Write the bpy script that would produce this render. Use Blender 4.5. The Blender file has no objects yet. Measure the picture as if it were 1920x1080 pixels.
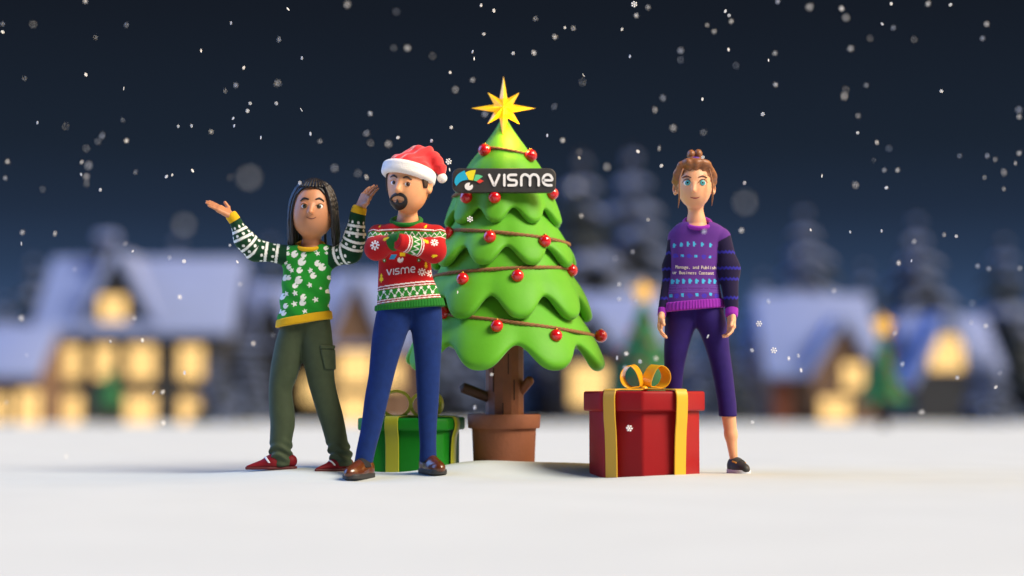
import bpy, bmesh, math, random
import numpy as np
from mathutils import Vector, Matrix

rnd = random.Random(7)
C = bpy.context.scene.collection
F32 = np.float32

# ------------------------------------------------------------------ camera
CAM_D, CAM_H, FPX, HOR = 10.0, 0.44, 3400.0, 740.0
TH = math.atan((HOR - 540.0) / FPX)
cam_d = bpy.data.cameras.new('camera')
cam = bpy.data.objects.new('camera', cam_d)
C.objects.link(cam)
cam.location = (0, -CAM_D, CAM_H)
cam.rotation_euler = (math.pi / 2 + TH, 0, 0)
cam_d.sensor_width = 36.0
cam_d.lens = FPX / 1920.0 * 36.0
cam_d.clip_start = 0.1
cam_d.clip_end = 3000
cam_d.dof.use_dof = True
cam_d.dof.focus_distance = 9.95
cam_d.dof.aperture_fstop = 0.41
bpy.context.scene.camera = cam
CAM = np.array([0, -CAM_D, CAM_H])
FW = np.array([0, math.cos(TH), math.sin(TH)])
UP = np.array([0, -math.sin(TH), math.cos(TH)])


def rays(px, py):
    px = np.asarray(px, float); py = np.asarray(py, float)
    d = FW + ((px - 960) / FPX)[..., None] * np.array([1., 0, 0]) + ((540 - py) / FPX)[..., None] * UP
    return d


def P(px, py, Y=0.0):
    """world point seen at photo pixel (px, py) on the vertical plane y = Y"""
    d = rays(px, py)
    t = (Y + CAM_D) / d[..., 1]
    return CAM + d * np.asarray(t)[..., None]


def unproj(p):
    """photo pixel of world points (N,3)"""
    q = p - CAM
    z = q @ FW
    return 960 + FPX * q[:, 0] / z, 540 - FPX * (q @ UP) / z


def S(Y):
    return FPX / (CAM_D + Y)


# ------------------------------------------------------------------ colours / materials
def lin(h):
    h = h.lstrip('#')
    c = [int(h[i:i + 2], 16) / 255 for i in (0, 2, 4)]
    return tuple(x / 12.92 if x <= .04045 else ((x + .055) / 1.055) ** 2.4 for x in c)


MATS = {}


def mat(name, col=(.8, .8, .8), rough=.6, vcol=False, var=0.0, vscale=8.0, bump=0.0, bscale=120.0, metal=0.0, sss=0.0, ssr=(1, .35, .2),
        sheen=0.0, coat=0.0, emit=None, estr=0.0, spec=.5, knit=0.0):
    if name in MATS:
        return MATS[name]
    m = bpy.data.materials.new(name)
    m.use_nodes = True
    nt = m.node_tree
    b = nt.nodes['Principled BSDF']
    b.inputs['Base Color'].default_value = (*col, 1)
    b.inputs['Roughness'].default_value = rough
    b.inputs['Metallic'].default_value = metal
    b.inputs['Specular IOR Level'].default_value = spec
    b.inputs['Sheen Weight'].default_value = sheen
    b.inputs['Sheen Roughness'].default_value = .4
    b.inputs['Coat Weight'].default_value = coat
    b.inputs['Coat Roughness'].default_value = .1
    if sss:
        b.inputs['Subsurface Weight'].default_value = sss
        b.inputs['Subsurface Radius'].default_value = ssr
        b.inputs['Subsurface Scale'].default_value = .02
    if emit:
        b.inputs['Emission Color'].default_value = (*emit, 1)
        b.inputs['Emission Strength'].default_value = estr
    tc = nt.nodes.new('ShaderNodeTexCoord')
    src = None
    if vcol:
        a = nt.nodes.new('ShaderNodeVertexColor'); a.layer_name = 'Col'
        src = a.outputs['Color']
    if var:
        n = nt.nodes.new('ShaderNodeTexNoise')
        n.inputs['Scale'].default_value = vscale
        n.inputs['Detail'].default_value = 5
        nt.links.new(tc.outputs['Object'], n.inputs['Vector'])
        mr = nt.nodes.new('ShaderNodeMapRange')
        mr.inputs['From Min'].default_value = .3; mr.inputs['From Max'].default_value = .7
        mr.inputs['To Min'].default_value = 1 - var; mr.inputs['To Max'].default_value = 1 + var
        nt.links.new(n.outputs['Fac'], mr.inputs['Value'])
        mx = nt.nodes.new('ShaderNodeVectorMath'); mx.operation = 'SCALE'
        if src is None:
            mx.inputs[0].default_value = col
        else:
            nt.links.new(src, mx.inputs[0])
        nt.links.new(mr.outputs['Result'], mx.inputs['Scale'])
        src = mx.outputs['Vector']
    if src is not None:
        nt.links.new(src, b.inputs['Base Color'])
    if bump or knit:
        bp = nt.nodes.new('ShaderNodeBump')
        if knit:
            # rows of knitted stitches: two crossed wave sets
            w = nt.nodes.new('ShaderNodeTexWave'); w.wave_type = 'BANDS'; w.bands_direction = 'Z'
            w.inputs['Scale'].default_value = bscale; w.inputs['Distortion'].default_value = 1.5; w.inputs['Detail'].default_value = 1
            w2 = nt.nodes.new('ShaderNodeTexWave'); w2.bands_direction = 'X'
            w2.inputs['Scale'].default_value = bscale * .8; w2.inputs['Distortion'].default_value = 1.5
            nt.links.new(tc.outputs['Object'], w.inputs['Vector']); nt.links.new(tc.outputs['Object'], w2.inputs['Vector'])
            ad = nt.nodes.new('ShaderNodeMath'); ad.operation = 'ADD'
            nt.links.new(w.outputs['Fac'], ad.inputs[0]); nt.links.new(w2.outputs['Fac'], ad.inputs[1])
            bp.inputs['Strength'].default_value = knit
            bp.inputs['Distance'].default_value = .003
            nt.links.new(ad.outputs[0], bp.inputs['Height'])
        else:
            n2 = nt.nodes.new('ShaderNodeTexNoise')
            n2.inputs['Scale'].default_value = bscale; n2.inputs['Detail'].default_value = 4
            nt.links.new(tc.outputs['Object'], n2.inputs['Vector'])
            bp.inputs['Strength'].default_value = bump
            bp.inputs['Distance'].default_value = .01
            nt.links.new(n2.outputs['Fac'], bp.inputs['Height'])
        nt.links.new(bp.outputs['Normal'], b.inputs['Normal'])
    MATS[name] = m
    return m


# ------------------------------------------------------------------ object helpers
ROOT = {}


def empty(name, loc, label=None, cat=None, group=None):
    o = bpy.data.objects.new(name, None)
    o.empty_display_size = .1
    o.location = [float(v) for v in loc]
    C.objects.link(o)
    ROOT[o] = np.array(loc, float)
    tag(o, label, cat, group)
    return o


def tag(o, label=None, cat=None, group=None, kind=None):
    if label: o['label'] = label
    if cat: o['category'] = cat
    if group: o['group'] = group
    if kind: o['kind'] = kind
    return o


def mk(name, verts, faces, material, parent=None, loc=None, smooth=True, col=None, mats=None, mi=None):
    """one mesh object; verts are world coordinates, origin at the parent's (root's) base or at loc"""
    org = ROOT[parent] if parent is not None else (np.array(loc, float) if loc is not None else np.zeros(3))
    v = np.asarray(verts, float) - org
    me = bpy.data.meshes.new(name)
    me.from_pydata(v.tolist(), [], faces.tolist() if hasattr(faces, 'tolist') else faces)
    if smooth:
        me.polygons.foreach_set('use_smooth', [True] * len(me.polygons))
    if mats:
        for mm in mats: me.materials.append(mm)
        if mi is not None: me.polygons.foreach_set('material_index', list(mi))
    else:
        me.materials.append(material)
    if col is not None:
        a = me.color_attributes.new('Col', 'FLOAT_COLOR', 'POINT')
        c4 = np.ones((len(v), 4), F32); c4[:, :3] = col
        a.data.foreach_set('color', c4.ravel())
    me.update()
    o = bpy.data.objects.new(name, me)
    C.objects.link(o)
    if parent is not None:
        o.parent = parent
    else:
        o.location = org.tolist()
    ROOT[o] = org
    return o


class MB:
    """collects simple shapes into one mesh"""
    def __init__(s): s.v = []; s.f = []; s.m = []
    def add(s, v, f, mi=0):
        n = len(s.v)
        s.v += [tuple(map(float, x)) for x in v]
        s.f += [tuple(i + n for i in q) for q in f]
        s.m += [mi] * len(f)
        return s
    def box(s, lo, hi, R=None, o=(0, 0, 0), mi=0):
        v = [(x, y, z) for x in (lo[0], hi[0]) for y in (lo[1], hi[1]) for z in (lo[2], hi[2])]
        if R is not None:
            v = [tuple(R @ Vector(q)) for q in v]
        v = [(q[0] + o[0], q[1] + o[1], q[2] + o[2]) for q in v]
        return s.add(v, [(0, 1, 3, 2), (4, 6, 7, 5), (0, 4, 5, 1), (2, 3, 7, 6), (0, 2, 6, 4), (1, 5, 7, 3)], mi)
    def tube(s, pts, r, n=8, closed=False, mi=0, flat=None):
        v, f = sweep(pts, r, n, closed, flat)
        return s.add(v, f, mi)
    def lathe(s, prof, c, n=48, mi=0):
        v = []; f = []
        m = len(prof)
        for k in range(n):
            a = 2 * math.pi * k / n
            for r, z in prof:
                v.append((c[0] + r * math.cos(a), c[1] + r * math.sin(a), c[2] + z))
        for k in range(n):
            for j in range(m - 1):
                a, b = k * m + j, ((k + 1) % n) * m + j
                f.append((a, b, b + 1, a + 1))
        return s.add(v, f, mi)
    def sphere(s, c, r, n=16, R=None, mi=0):
        r = np.broadcast_to(np.array(r, float), 3)
        v = []; f = []
        m = n // 2
        for j in range(m + 1):
            t = math.pi * j / m
            for k in range(n):
                a = 2 * math.pi * k / n
                q = Vector((r[0] * math.sin(t) * math.cos(a), r[1] * math.sin(t) * math.sin(a), r[2] * math.cos(t)))
                if R is not None: q = R @ q
                v.append((q[0] + c[0], q[1] + c[1], q[2] + c[2]))
        for j in range(m):
            for k in range(n):
                f.append((j * n + k, (j + 1) * n + k, (j + 1) * n + (k + 1) % n, j * n + (k + 1) % n))
        return s.add(v, f, mi)
    def prism(s, poly, y0, y1, mi=0, fn=None):
        """polygon in (x,z) extruded in y"""
        n = len(poly)
        v = [(x, y0, z) for x, z in poly] + [(x, y1, z) for x, z in poly]
        f = [tuple(range(n)), tuple(range(2 * n - 1, n - 1, -1))] + [(i, i + n, (i + 1) % n + n, (i + 1) % n) for i in range(n)]
        if fn: v = [fn(q) for q in v]
        return s.add(v, f, mi)
    def build(s, name, material, parent=None, loc=None, smooth=False, mats=None, bevel=0, seg=3, fix=True, angle=None):
        o = mk(name, s.v, s.f, material, parent, loc, smooth, None, mats, s.m if mats else None)
        if fix:
            bm = bmesh.new(); bm.from_mesh(o.data)
            bmesh.ops.remove_doubles(bm, verts=bm.verts, dist=1e-5)
            bmesh.ops.recalc_face_normals(bm, faces=bm.faces)
            if bevel:
                ed = [e for e in bm.edges if len(e.link_faces) == 2 and e.calc_face_angle(0) > .5]
                bmesh.ops.bevel(bm, geom=ed, offset=bevel, segments=seg, affect='EDGES', profile=.5, clamp_overlap=True)
                for f in bm.faces: f.smooth = True
            bm.to_mesh(o.data); bm.free()
        if bevel or angle:
            o.data.set_sharp_from_angle(angle=angle or .6)
        return o


def catmull(pts, per=8, closed=False):
    p = np.asarray(pts, float)
    n = len(p)
    out = []
    rng = range(n if closed else n - 1)
    for i in rng:
        if closed:
            a, b, c, d = p[(i - 1) % n], p[i], p[(i + 1) % n], p[(i + 2) % n]
        else:
            b, c = p[i], p[i + 1]
            a = p[i - 1] if i else 2 * b - c
            d = p[i + 2] if i + 2 < n else 2 * c - b
        for k in range(per):
            t = k / per
            out.append(.5 * ((2 * b) + (c - a) * t + (2 * a - 5 * b + 4 * c - d) * t * t + (3 * b - a - 3 * c + d) * t ** 3))
    if not closed: out.append(p[-1])
    return np.array(out)


def sweep(pts, r, n=8, closed=False, flat=None):
    """round (or flattened: flat=(axis vector, ratio)) tube along pts, r a number or one per point"""
    p = np.asarray(pts, float)
    m = len(p)
    r = np.broadcast_to(np.asarray(r, float), m)
    if closed:
        t = np.roll(p, -1, 0) - np.roll(p, 1, 0)
    else:
        t = np.gradient(p, axis=0)
    t /= np.linalg.norm(t, axis=1)[:, None] + 1e-12
    u = np.array([0, 0, 1.]) if abs(t[0][2]) < .9 else np.array([1., 0, 0])
    u = u - t[0] * u.dot(t[0]); u /= np.linalg.norm(u)
    us = []
    for i in range(m):
        u = u - t[i] * u.dot(t[i]); u /= np.linalg.norm(u) + 1e-12
        us.append(u.copy())
    if closed:   # untwist
        uu = us[-1] - t[0] * us[-1].dot(t[0]); uu /= np.linalg.norm(uu)
        w0 = np.cross(t[0], us[0])
        ang = math.atan2(uu.dot(w0), uu.dot(us[0]))
        for i in range(m):
            w = np.cross(t[i], us[i]); a = -ang * i / m
            us[i] = us[i] * math.cos(a) + w * math.sin(a)
    v = []; f = []
    for i in range(m):
        w = np.cross(t[i], us[i])
        for k in range(n):
            a = 2 * math.pi * k / n
            off = (us[i] * math.cos(a) + w * math.sin(a)) * r[i]
            if flat is not None:
                ax = np.array(flat[0], float); off = off - ax * off.dot(ax) * (1 - flat[1])
            v.append(p[i] + off)
    for i in range(m if closed else m - 1):
        for k in range(n):
            a, b = i * n + k, i * n + (k + 1) % n
            c, d = ((i + 1) % m) * n + (k + 1) % n, ((i + 1) % m) * n + k
            f.append((a, b, c, d))
    if not closed:
        for i, rev in ((0, 1), (m - 1, -1)):
            v.append(p[i] + t[i] * r[i] * (-.7 if i == 0 else .7))
            ci = len(v) - 1
            for k in range(n):
                a, b = i * n + k, i * n + (k + 1) % n
                f.append((b, a, ci) if i == 0 else (a, b, ci))
    return v, f


# ------------------------------------------------------------------ signed distance modelling
def ln(v): return np.sqrt((v * v).sum(-1))


def smin(a, b, k):
    h = np.maximum(k - np.abs(a - b), 0) / k
    return np.minimum(a, b) - h * h * k * .25


def smax(a, b, k): return -smin(-a, -b, k)


def cap(p, a, b, ra, rb):
    a = np.asarray(a, F32); b = np.asarray(b, F32)
    pa = p - a; ba = b - a
    h = np.clip((pa @ ba) / max(float(ba @ ba), 1e-9), 0, 1)
    return ln(pa - h[:, None] * ba) - (ra + (rb - ra) * h)


def chain(p, pts, rs, k=.01):
    d = None
    for i in range(len(pts) - 1):
        e = cap(p, pts[i], pts[i + 1], rs[i], rs[i + 1])
        d = e if d is None else smin(d, e, k)
    return d


def ell(p, c, r):
    q = p - np.asarray(c, F32); r = np.asarray(r, F32)
    k0 = ln(q / r); k1 = ln(q / (r * r))
    return k0 * (k0 - 1) / np.maximum(k1, 1e-6)


def cyl(p, a, b, ra, rb, rd=.004):
    a = np.asarray(a, F32); b = np.asarray(b, F32)
    L = float(np.linalg.norm(b - a)); u = (b - a) / L
    t = (p - a) @ u
    q = ln(p - a - t[:, None] * u) - (ra + (rb - ra) * np.clip(t / L, 0, 1))
    return smax(q, np.abs(t - L / 2) - L / 2, rd * 2)


def pchip(x, xp, fp):
    """smooth monotone interpolation"""
    xp = np.asarray(xp, float); fp = np.asarray(fp, float)
    h = np.diff(xp); dl = np.diff(fp) / h
    m = np.zeros(len(xp)); m[0] = dl[0]; m[-1] = dl[-1]
    for i in range(1, len(xp) - 1):
        if dl[i - 1] * dl[i] > 0:
            w1 = 2 * h[i] + h[i - 1]; w2 = h[i] + 2 * h[i - 1]
            m[i] = (w1 + w2) / (w1 / dl[i - 1] + w2 / dl[i])
    x = np.clip(x, xp[0], xp[-1])
    i = np.clip(np.searchsorted(xp, x) - 1, 0, len(xp) - 2)
    t = (x - xp[i]) / h[i]
    t2, t3 = t * t, t ** 3
    return (2 * t3 - 3 * t2 + 1) * fp[i] + (t3 - 2 * t2 + t) * h[i] * m[i] + (-2 * t3 + 3 * t2) * fp[i + 1] + (t3 - t2) * h[i] * m[i + 1]


class Loft:
    """body volume from silhouette rows (py, xl, xr[, depth ratio[, y shift]]) at depth Y"""
    def __init__(s, rows, Y, ratio=.7, e=2.3, end=.03):
        rows = sorted(rows, key=lambda r: -r[0])
        z = []; cx = []; cy = []; rx = []; ry = []
        for r in rows:
            ys = r[4] if len(r) > 4 else 0
            A, B = P(r[1], r[0], Y + ys), P(r[2], r[0], Y + ys)
            z.append(A[2]); cx.append((A[0] + B[0]) / 2); rx.append((B[0] - A[0]) / 2)
            ry.append(rx[-1] * (r[3] if len(r) > 3 else ratio)); cy.append(Y + ys)
        s.zd = np.linspace(z[0], z[-1], 160)
        s.t = [pchip(s.zd, z, a).astype(F32) for a in (cx, cy, rx, ry)]
        s.z0, s.z1, s.e, s.end = z[0], z[-1], e, end
    def __call__(s, p):
        z = p[:, 2]
        cx, cy, rx, ry = [np.interp(z, s.zd, a) for a in s.t]
        dx = np.abs(p[:, 0] - cx) / rx; dy = np.abs(p[:, 1] - cy) / ry
        d = ((dx ** s.e + dy ** s.e + 1e-9) ** (1 / s.e) - 1) * np.minimum(rx, ry)
        d = smax(d, np.maximum(s.z0 - z, z - s.z1), s.end)
        return d * .8


def below(p, A, B):
    """distance below the line AB of the x-z plane (positive below)"""
    A = np.asarray(A); B = np.asarray(B)
    t = np.array([B[0] - A[0], B[2] - A[2]]); t /= np.linalg.norm(t)
    if t[0] < 0: t = -t
    return -((p[:, 0] - A[0]) * -t[1] + (p[:, 2] - A[2]) * t[0])


def sdf_mesh(f, lo, hi, h, newton=2, margin=1.6):
    """surface nets on a narrow band; returns verts (N,3), quads (M,4)"""
    lo = np.asarray(lo, float); hi = np.asarray(hi, float)
    B = 4
    nc = np.ceil((hi - lo) / (h * B)).astype(int)
    n = nc * B
    g = np.stack(np.meshgrid(*[np.arange(k) for k in nc], indexing='ij'), -1).reshape(-1, 3)
    dc = f((lo + (g * B + (B - 1) / 2) * h).astype(F32)).reshape(nc)
    full = np.repeat(np.repeat(np.repeat(dc, B, 0), B, 1), B, 2).astype(F32)
    act = np.abs(dc) < B * h * .87 * margin + h
    am = np.repeat(np.repeat(np.repeat(act, B, 0), B, 1), B, 2)
    idx = np.argwhere(am)
    out = np.empty(len(idx), F32)
    for i in range(0, len(idx), 400000):
        out[i:i + 400000] = f((lo + idx[i:i + 400000] * h).astype(F32))
    full[am] = out
    sg = full < 0
    cnt = np.zeros(n - 1, np.int8)
    for dx in (0, 1):
        for dy in (0, 1):
            for dz in (0, 1):
                cnt += sg[dx:n[0] - 1 + dx, dy:n[1] - 1 + dy, dz:n[2] - 1 + dz]
    cells = np.argwhere((cnt > 0) & (cnt < 8))
    cid = np.full(n - 1, -1, np.int32)
    cid[tuple(cells.T)] = np.arange(len(cells))
    acc = np.zeros((len(cells), 3)); w = np.zeros(len(cells))
    corners = [np.array((x, y, z)) for x in (0, 1) for y in (0, 1) for z in (0, 1)]
    for ax in range(3):
        for c in corners:
            if c[ax]: continue
            c2 = c.copy(); c2[ax] = 1
            va = full[tuple((cells + c).T)]; vb = full[tuple((cells + c2).T)]
            m = (va < 0) != (vb < 0)
            t = np.where(m, va / np.where(va - vb == 0, 1, va - vb), 0)
            pt = np.broadcast_to(c, (len(cells), 3)).astype(float).copy(); pt[:, ax] += t
            acc += pt * m[:, None]; w += m
    v = lo + (cells + acc / w[:, None]) * h
    quads = []
    for ax in range(3):
        a1, a2 = (ax + 1) % 3, (ax + 2) % 3
        sl0 = [slice(0, n[i]) for i in range(3)]; sl1 = list(sl0)
        sl0[ax] = slice(0, n[ax] - 1); sl1[ax] = slice(1, n[ax])
        ch = sg[tuple(sl0)] != sg[tuple(sl1)]
        e = np.argwhere(ch)
        e = e[(e[:, a1] > 0) & (e[:, a2] > 0) & (e[:, a1] < n[a1] - 1) & (e[:, a2] < n[a2] - 1)]
        o1 = np.zeros(3, int); o1[a1] = 1
        o2 = np.zeros(3, int); o2[a2] = 1
        q = np.stack([cid[tuple((e - o1 - o2).T)], cid[tuple((e - o2).T)], cid[tuple(e.T)], cid[tuple((e - o1).T)]], 1)
        fl = ~sg[tuple(e.T)]
        q[fl] = q[fl][:, ::-1]
        quads.append(q)
    q = np.concatenate(quads)
    q = q[(q >= 0).all(1)]
    for _ in range(newton):
        d, gr = fgrad(f, v, h * .5)
        g2 = np.maximum((gr * gr).sum(1), .05)
        st = -(d / g2)[:, None] * gr
        L = np.linalg.norm(st, axis=1)[:, None]
        v = v + st * np.minimum(1, .5 * h / np.maximum(L, 1e-9))
    return v, q


def fgrad(f, v, e):
    d = f(v.astype(F32)); gr = np.empty_like(v)
    for i in range(3):
        o = np.zeros(3); o[i] = e
        gr[:, i] = (f((v + o).astype(F32)) - f((v - o).astype(F32))) / (2 * e)
    return d, gr


def sdf_obj(name, f, lo, hi, h, material, parent, colfn=None):
    v, q = sdf_mesh(f, lo, hi, h)
    return mk(name, v, q, material, parent, col=colfn(v) if colfn else None)


def hit(f, px, py, Y0, back=.6):
    """first points of a solid f seen at photo pixels (sphere tracing from in front); returns points, normals"""
    px = np.atleast_1d(np.asarray(px, float)); py = np.atleast_1d(np.asarray(py, float))
    d = rays(px, py); d /= np.linalg.norm(d, axis=1)[:, None]
    t = (CAM_D + Y0 - back) / d[:, 1]
    for _ in range(60):
        p = CAM + d * t[:, None]
        t = t + np.clip(f(p.astype(F32)) * .8, -.05, .05)
    p = CAM + d * t[:, None]
    _, g = fgrad(f, p, .003)
    g /= np.linalg.norm(g, axis=1)[:, None] + 1e-9
    return p, g


def on(f, pts, Y0, off=0.0, per=6, smooth=True):
    """photo polyline laid on a solid"""
    a = np.asarray(pts, float)
    if smooth: a = catmull(a, per)
    p, g = hit(f, a[:, 0], a[:, 1], Y0)
    return p + g * off


def frame(C0, yaw=0, roll=0, pitch=0):
    R = Matrix.Rotation(math.radians(yaw), 3, 'Z') @ Matrix.Rotation(math.radians(roll), 3, 'Y') @ Matrix.Rotation(math.radians(pitch), 3, 'X')
    R = np.array(R, F32); C0 = np.asarray(C0, F32)
    return (lambda p: (p - C0) @ R), (lambda q: np.asarray(q) @ R.T + C0), R


def nrm(v):
    v = np.asarray(v, float); return v / np.linalg.norm(v)


def hand(p, W, D, N, T, L=.16, curl=.25, th=.9, r=.0092):
    """palm, four separate bent fingers and a thumb leaving the side of the palm"""
    W = np.asarray(W, float); D = nrm(D); N = np.asarray(N, float); N = nrm(N - D * D.dot(N))
    T = np.asarray(T, float); T = nrm(T - D * D.dot(T) - N * N.dot(T))
    d = None
    offs = (.031, .0105, -.0105, -.030); lens = (.92, 1.0, .93, .74)
    for o, l in zip(offs, lens):
        K = W + D * L * (.50 - abs(o) * 1.2) + T * o * L / .16
        e = cap(p, W + T * o * .55, K, .0155, .0125)
        d = e if d is None else smin(d, e, .012)
    for i, (o, l) in enumerate(zip(offs, lens)):
        K = W + D * L * (.48 - abs(o) * 1.2) + T * o * L / .16
        fl = L * .50 * l; a = 0; q = K; e = None
        for j, fr in enumerate((.45, .32, .23)):
            a += curl * (1 + .12 * i)
            dirv = D * math.cos(a) + N * math.sin(a) + T * o * 1.6
            q2 = q + nrm(dirv) * fl * fr
            c = cap(p, q, q2, r * (1 - .12 * j), r * (1 - .12 * (j + 1)))
            e = c if e is None else smin(e, c, .003)
            q = q2
        d = smin(d, e, .003)
    b = W + D * L * .14 + T * .020
    k = b + nrm(D * .55 + T * th + N * .35) * L * .26
    t2 = k + nrm(D * .9 + T * .25 * th + N * .35) * L * .20
    e = smin(cap(p, b, k, .0145, .0105), cap(p, k, t2, .0105, .0085), .004)
    return smin(d, e, .010)


# ------------------------------------------------------------------ knit motifs on (photo-scaled) print coordinates
def m_disc(x, y, cx, cy, r): return (x - cx) ** 2 + (y - cy) ** 2 < r * r


def m_pie(x, y, cx, cy, r, a0=.05, half=.27, sq=.9):
    dx, dy = x - cx, (y - cy) * sq
    c, s_ = math.cos(.5), math.sin(.5)
    dx, dy = dx * c - dy * s_, dx * s_ + dy * c
    an = np.arctan2(-dy, dx)
    return (dx * dx + (dy * 1.2) ** 2 < r * r) & ~((np.abs(an - a0) < half) & (dx * dx + dy * dy > (r * .30) ** 2))


def m_star(x, y, cx, cy, r):
    dx, dy = x - cx, y - cy
    a = np.arctan2(dx, -dy) + .3
    a = np.abs((a + math.pi / 5) % (2 * math.pi / 5) - math.pi / 5)
    q = np.hypot(dx, dy)
    lim = r * .42 / np.maximum(np.cos(math.pi / 5 - a) * .42 + np.sin(a) * .75, .2)
    return q < np.minimum(lim, r) * np.where(a < .63, 1, 1)


def m_tree(x, y, cx, cy, h, rot=0.0):
    dx, dy = x - cx, y - cy
    dx, dy = dx * math.cos(rot) + dy * math.sin(rot), -dx * math.sin(rot) + dy * math.cos(rot)
    t = (dy + h / 2) / h
    w = np.where(t < .85, ((t * 3) % 1 * .35 + t * .55) * h * .38, h * .06)
    return (t > 0) & (t < 1) & (np.abs(dx) < w)


def m_flake(x, y, cx, cy, r):
    dx, dy = x - cx, y - cy
    q = np.hypot(dx, dy); a = np.arctan2(dy, dx)
    s8 = np.abs((a + math.pi / 8) % (math.pi / 4) - math.pi / 8) * q
    return ((q < r) & (s8 < r * .13) & (q > r * .3)) | ((np.abs(q - r * .42) < r * .12)) | ((q > r * .75) & (q < r * 1.05) & (s8 < r * .2))


def m_mitten(x, y, cx, cy, h):
    dx, dy = x - cx, y - cy
    return ((np.abs(dx + h * .05) < h * .23) & (np.abs(dy) < h * .5) & ~((dy < -h * .3) & (np.abs(dx + h * .05) > h * .15))) | \
           ((np.abs(dx - h * .27) < h * .11) & (np.abs(dy + h * .02) < h * .16))


def m_zig(u, v, per, amp, w):
    t = np.abs((u / per) % 1 - .5) * 2
    return np.abs(v - (t - .5) * 2 * amp) < w

# ------------------------------------------------------------------ terrain
CONTACT = [(670, 897, -.2), (812, 887, -.12), (505, 881, .05), (632, 881, .05), (945, 866, .5), (860, 868, .42), (1060, 868, .35), (775, 884, .42), (690, 884, .42),
           (1208, 888, .02), (1208, 893, -.3), (1110, 889, .0), (1310, 888, .0), (1382, 887, .15), (1262, 886, .2),
           (960, 900, -.4)]
_cw = np.array([P(*c) for c in CONTACT])
_SG = .32


def gbase(x, y):
    t = np.clip((y - 1.0) / 69., 0, 1)
    z = -.78 * t * t * (3 - 2 * t) - np.maximum(y - 70, 0) * .022
    a = np.clip((y + 4) / 4, 0, 1) * 0 + 1
    far = np.clip(np.abs(x) / 3 - 1, 0, 1)
    return z + .005 * np.sin(x * 1.3 + .6) * np.cos(y * 1.1) * a + far * .006 * np.sin(x * .7 + 1) * np.cos(y * .6 + .4) * np.clip(1 - y / 25, 0, 1)


_A = np.exp(-(((_cw[:, None, 0] - _cw[None, :, 0]) ** 2 + (_cw[:, None, 1] - _cw[None, :, 1]) ** 2) / (2 * _SG ** 2)))
_w = np.linalg.solve(_A + 1e-3 * np.eye(len(_cw)), _cw[:, 2] - gbase(_cw[:, 0], _cw[:, 1]))


def gz(x, y):
    x = np.asarray(x, float); y = np.asarray(y, float)
    z = gbase(x, y)
    for c, w in zip(_cw, _w):
        z = z + w * np.exp(-((x - c[0]) ** 2 + (y - c[1]) ** 2) / (2 * _SG ** 2))
    return z


# ------------------------------------------------------------------ shared people helpers
def basis(g):
    g = nrm(g); x = nrm(np.cross([0, 0, 1.], -g)) * 1.0
    x = nrm(np.cross(-g, [0, 0, 1.])) if False else nrm(np.cross([0, 0, 1.], g))
    z = np.cross(g, x)
    return Matrix(((x[0], g[0], z[0]), (x[1], g[1], z[1]), (x[2], g[2], z[2])))


M_WHITE_EYE = mat('eye_white', (.82, .82, .8), .3, coat=.15, spec=.3)
M_PUPIL = mat('pupil_black', (.006, .006, .006), .2, coat=.3)


def eye(root, f, Y, c, w, h, ic, ir, icol, pr):
    p, g = hit(f, c[0], c[1], Y); p, g = p[0], g[0]
    g = nrm(g * .6 + np.array([0, -.4, 0]))
    s = S(Y); R = basis(g)
    cen = p - g * .0085
    e = MB().sphere(cen, (w / s, .0125, h / s), 24, R).build('eye', M_WHITE_EYE, root, smooth=True)
    dx, dz = (ic[0] - c[0]) / s, -(ic[1] - c[1]) / s
    ax = np.array(R.col[0]); az = np.array(R.col[2])
    if ax[0] < 0: ax = -ax
    k = math.sqrt(max(.1, 1 - (dx * s / w) ** 2 - (dz * s / h) ** 2))
    q = cen + ax * dx + az * dz + g * (.0125 * k - .0004)
    MB().sphere(q, (ir / s, .0032, ir / s), 20, R).build('iris', icol, e, smooth=True)
    MB().sphere(q + g * .0016, (pr / s, .0024, pr / s), 16, R).build('pupil', M_PUPIL, e, smooth=True)
    return e, cen, g


def tube_on(name, root, f, Y, pts, r, material, off=0.0, per=6, flat=None):
    a = on(f, pts, Y, off, per)
    n = len(a)
    rr = np.asarray(r, float)
    if rr.ndim: rr = np.interp(np.linspace(0, 1, n), np.linspace(0, 1, len(rr)), rr)
    return MB().tube(a, rr, 10).build(name, material, root, smooth=True)


def shoe_fn(O, d, kind='round', L=1.0):
    O = np.asarray(O, float); d = nrm([d[0], d[1], 0]); n = np.array([-d[1], d[0], 0])
    A = np.stack([d, n, [0, 0, 1.]], 1).astype(F32)
    O32 = O.astype(F32)
    def loc(p): return (p - O32) @ A / F32(L)
    def upper(p):
        q = loc(p)
        if kind == 'point':
            e = smin(cap(q, (-.03, 0, .038), (.06, 0, .034), .036, .036), cap(q, (.06, 0, .03), (.185, 0, .008), .036, .010), .03)
        else:
            e = smin(ell(q, (.105, 0, .028), (.085, .046, .046)), ell(q, (.03, 0, .045), (.085, .04, .056)), .03)
            e = smin(e, ell(q, (-.03, 0, .045), (.045, .038, .058)), .03)
        return smax(e, .010 - q[:, 2], .006) * F32(L)
    def sole(p):
        q = loc(p)
        if kind == 'point':
            w = cap(q * np.array([1, 1, 0], F32), (-.03, 0, 0), (.08, 0, 0), .036, .037)
            w = np.minimum(w, cap(q * np.array([1, 1, 0], F32), (.08, 0, 0), (.19, 0, 0), .037, .008))
            hgt = .012
        else:
            w = cap(q * np.array([1, 1, 0], F32), (-.035, 0, 0), (.13, 0, 0), .042, .051)
            hgt = .024
        return smax(w, np.abs(q[:, 2] - hgt / 2 + .002) - hgt / 2 - .002, .006) * F32(L)
    return upper, sole, loc


def bbox(pts, pad):
    a = np.array(pts); return a.min(0) - pad, a.max(0) + pad


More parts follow.
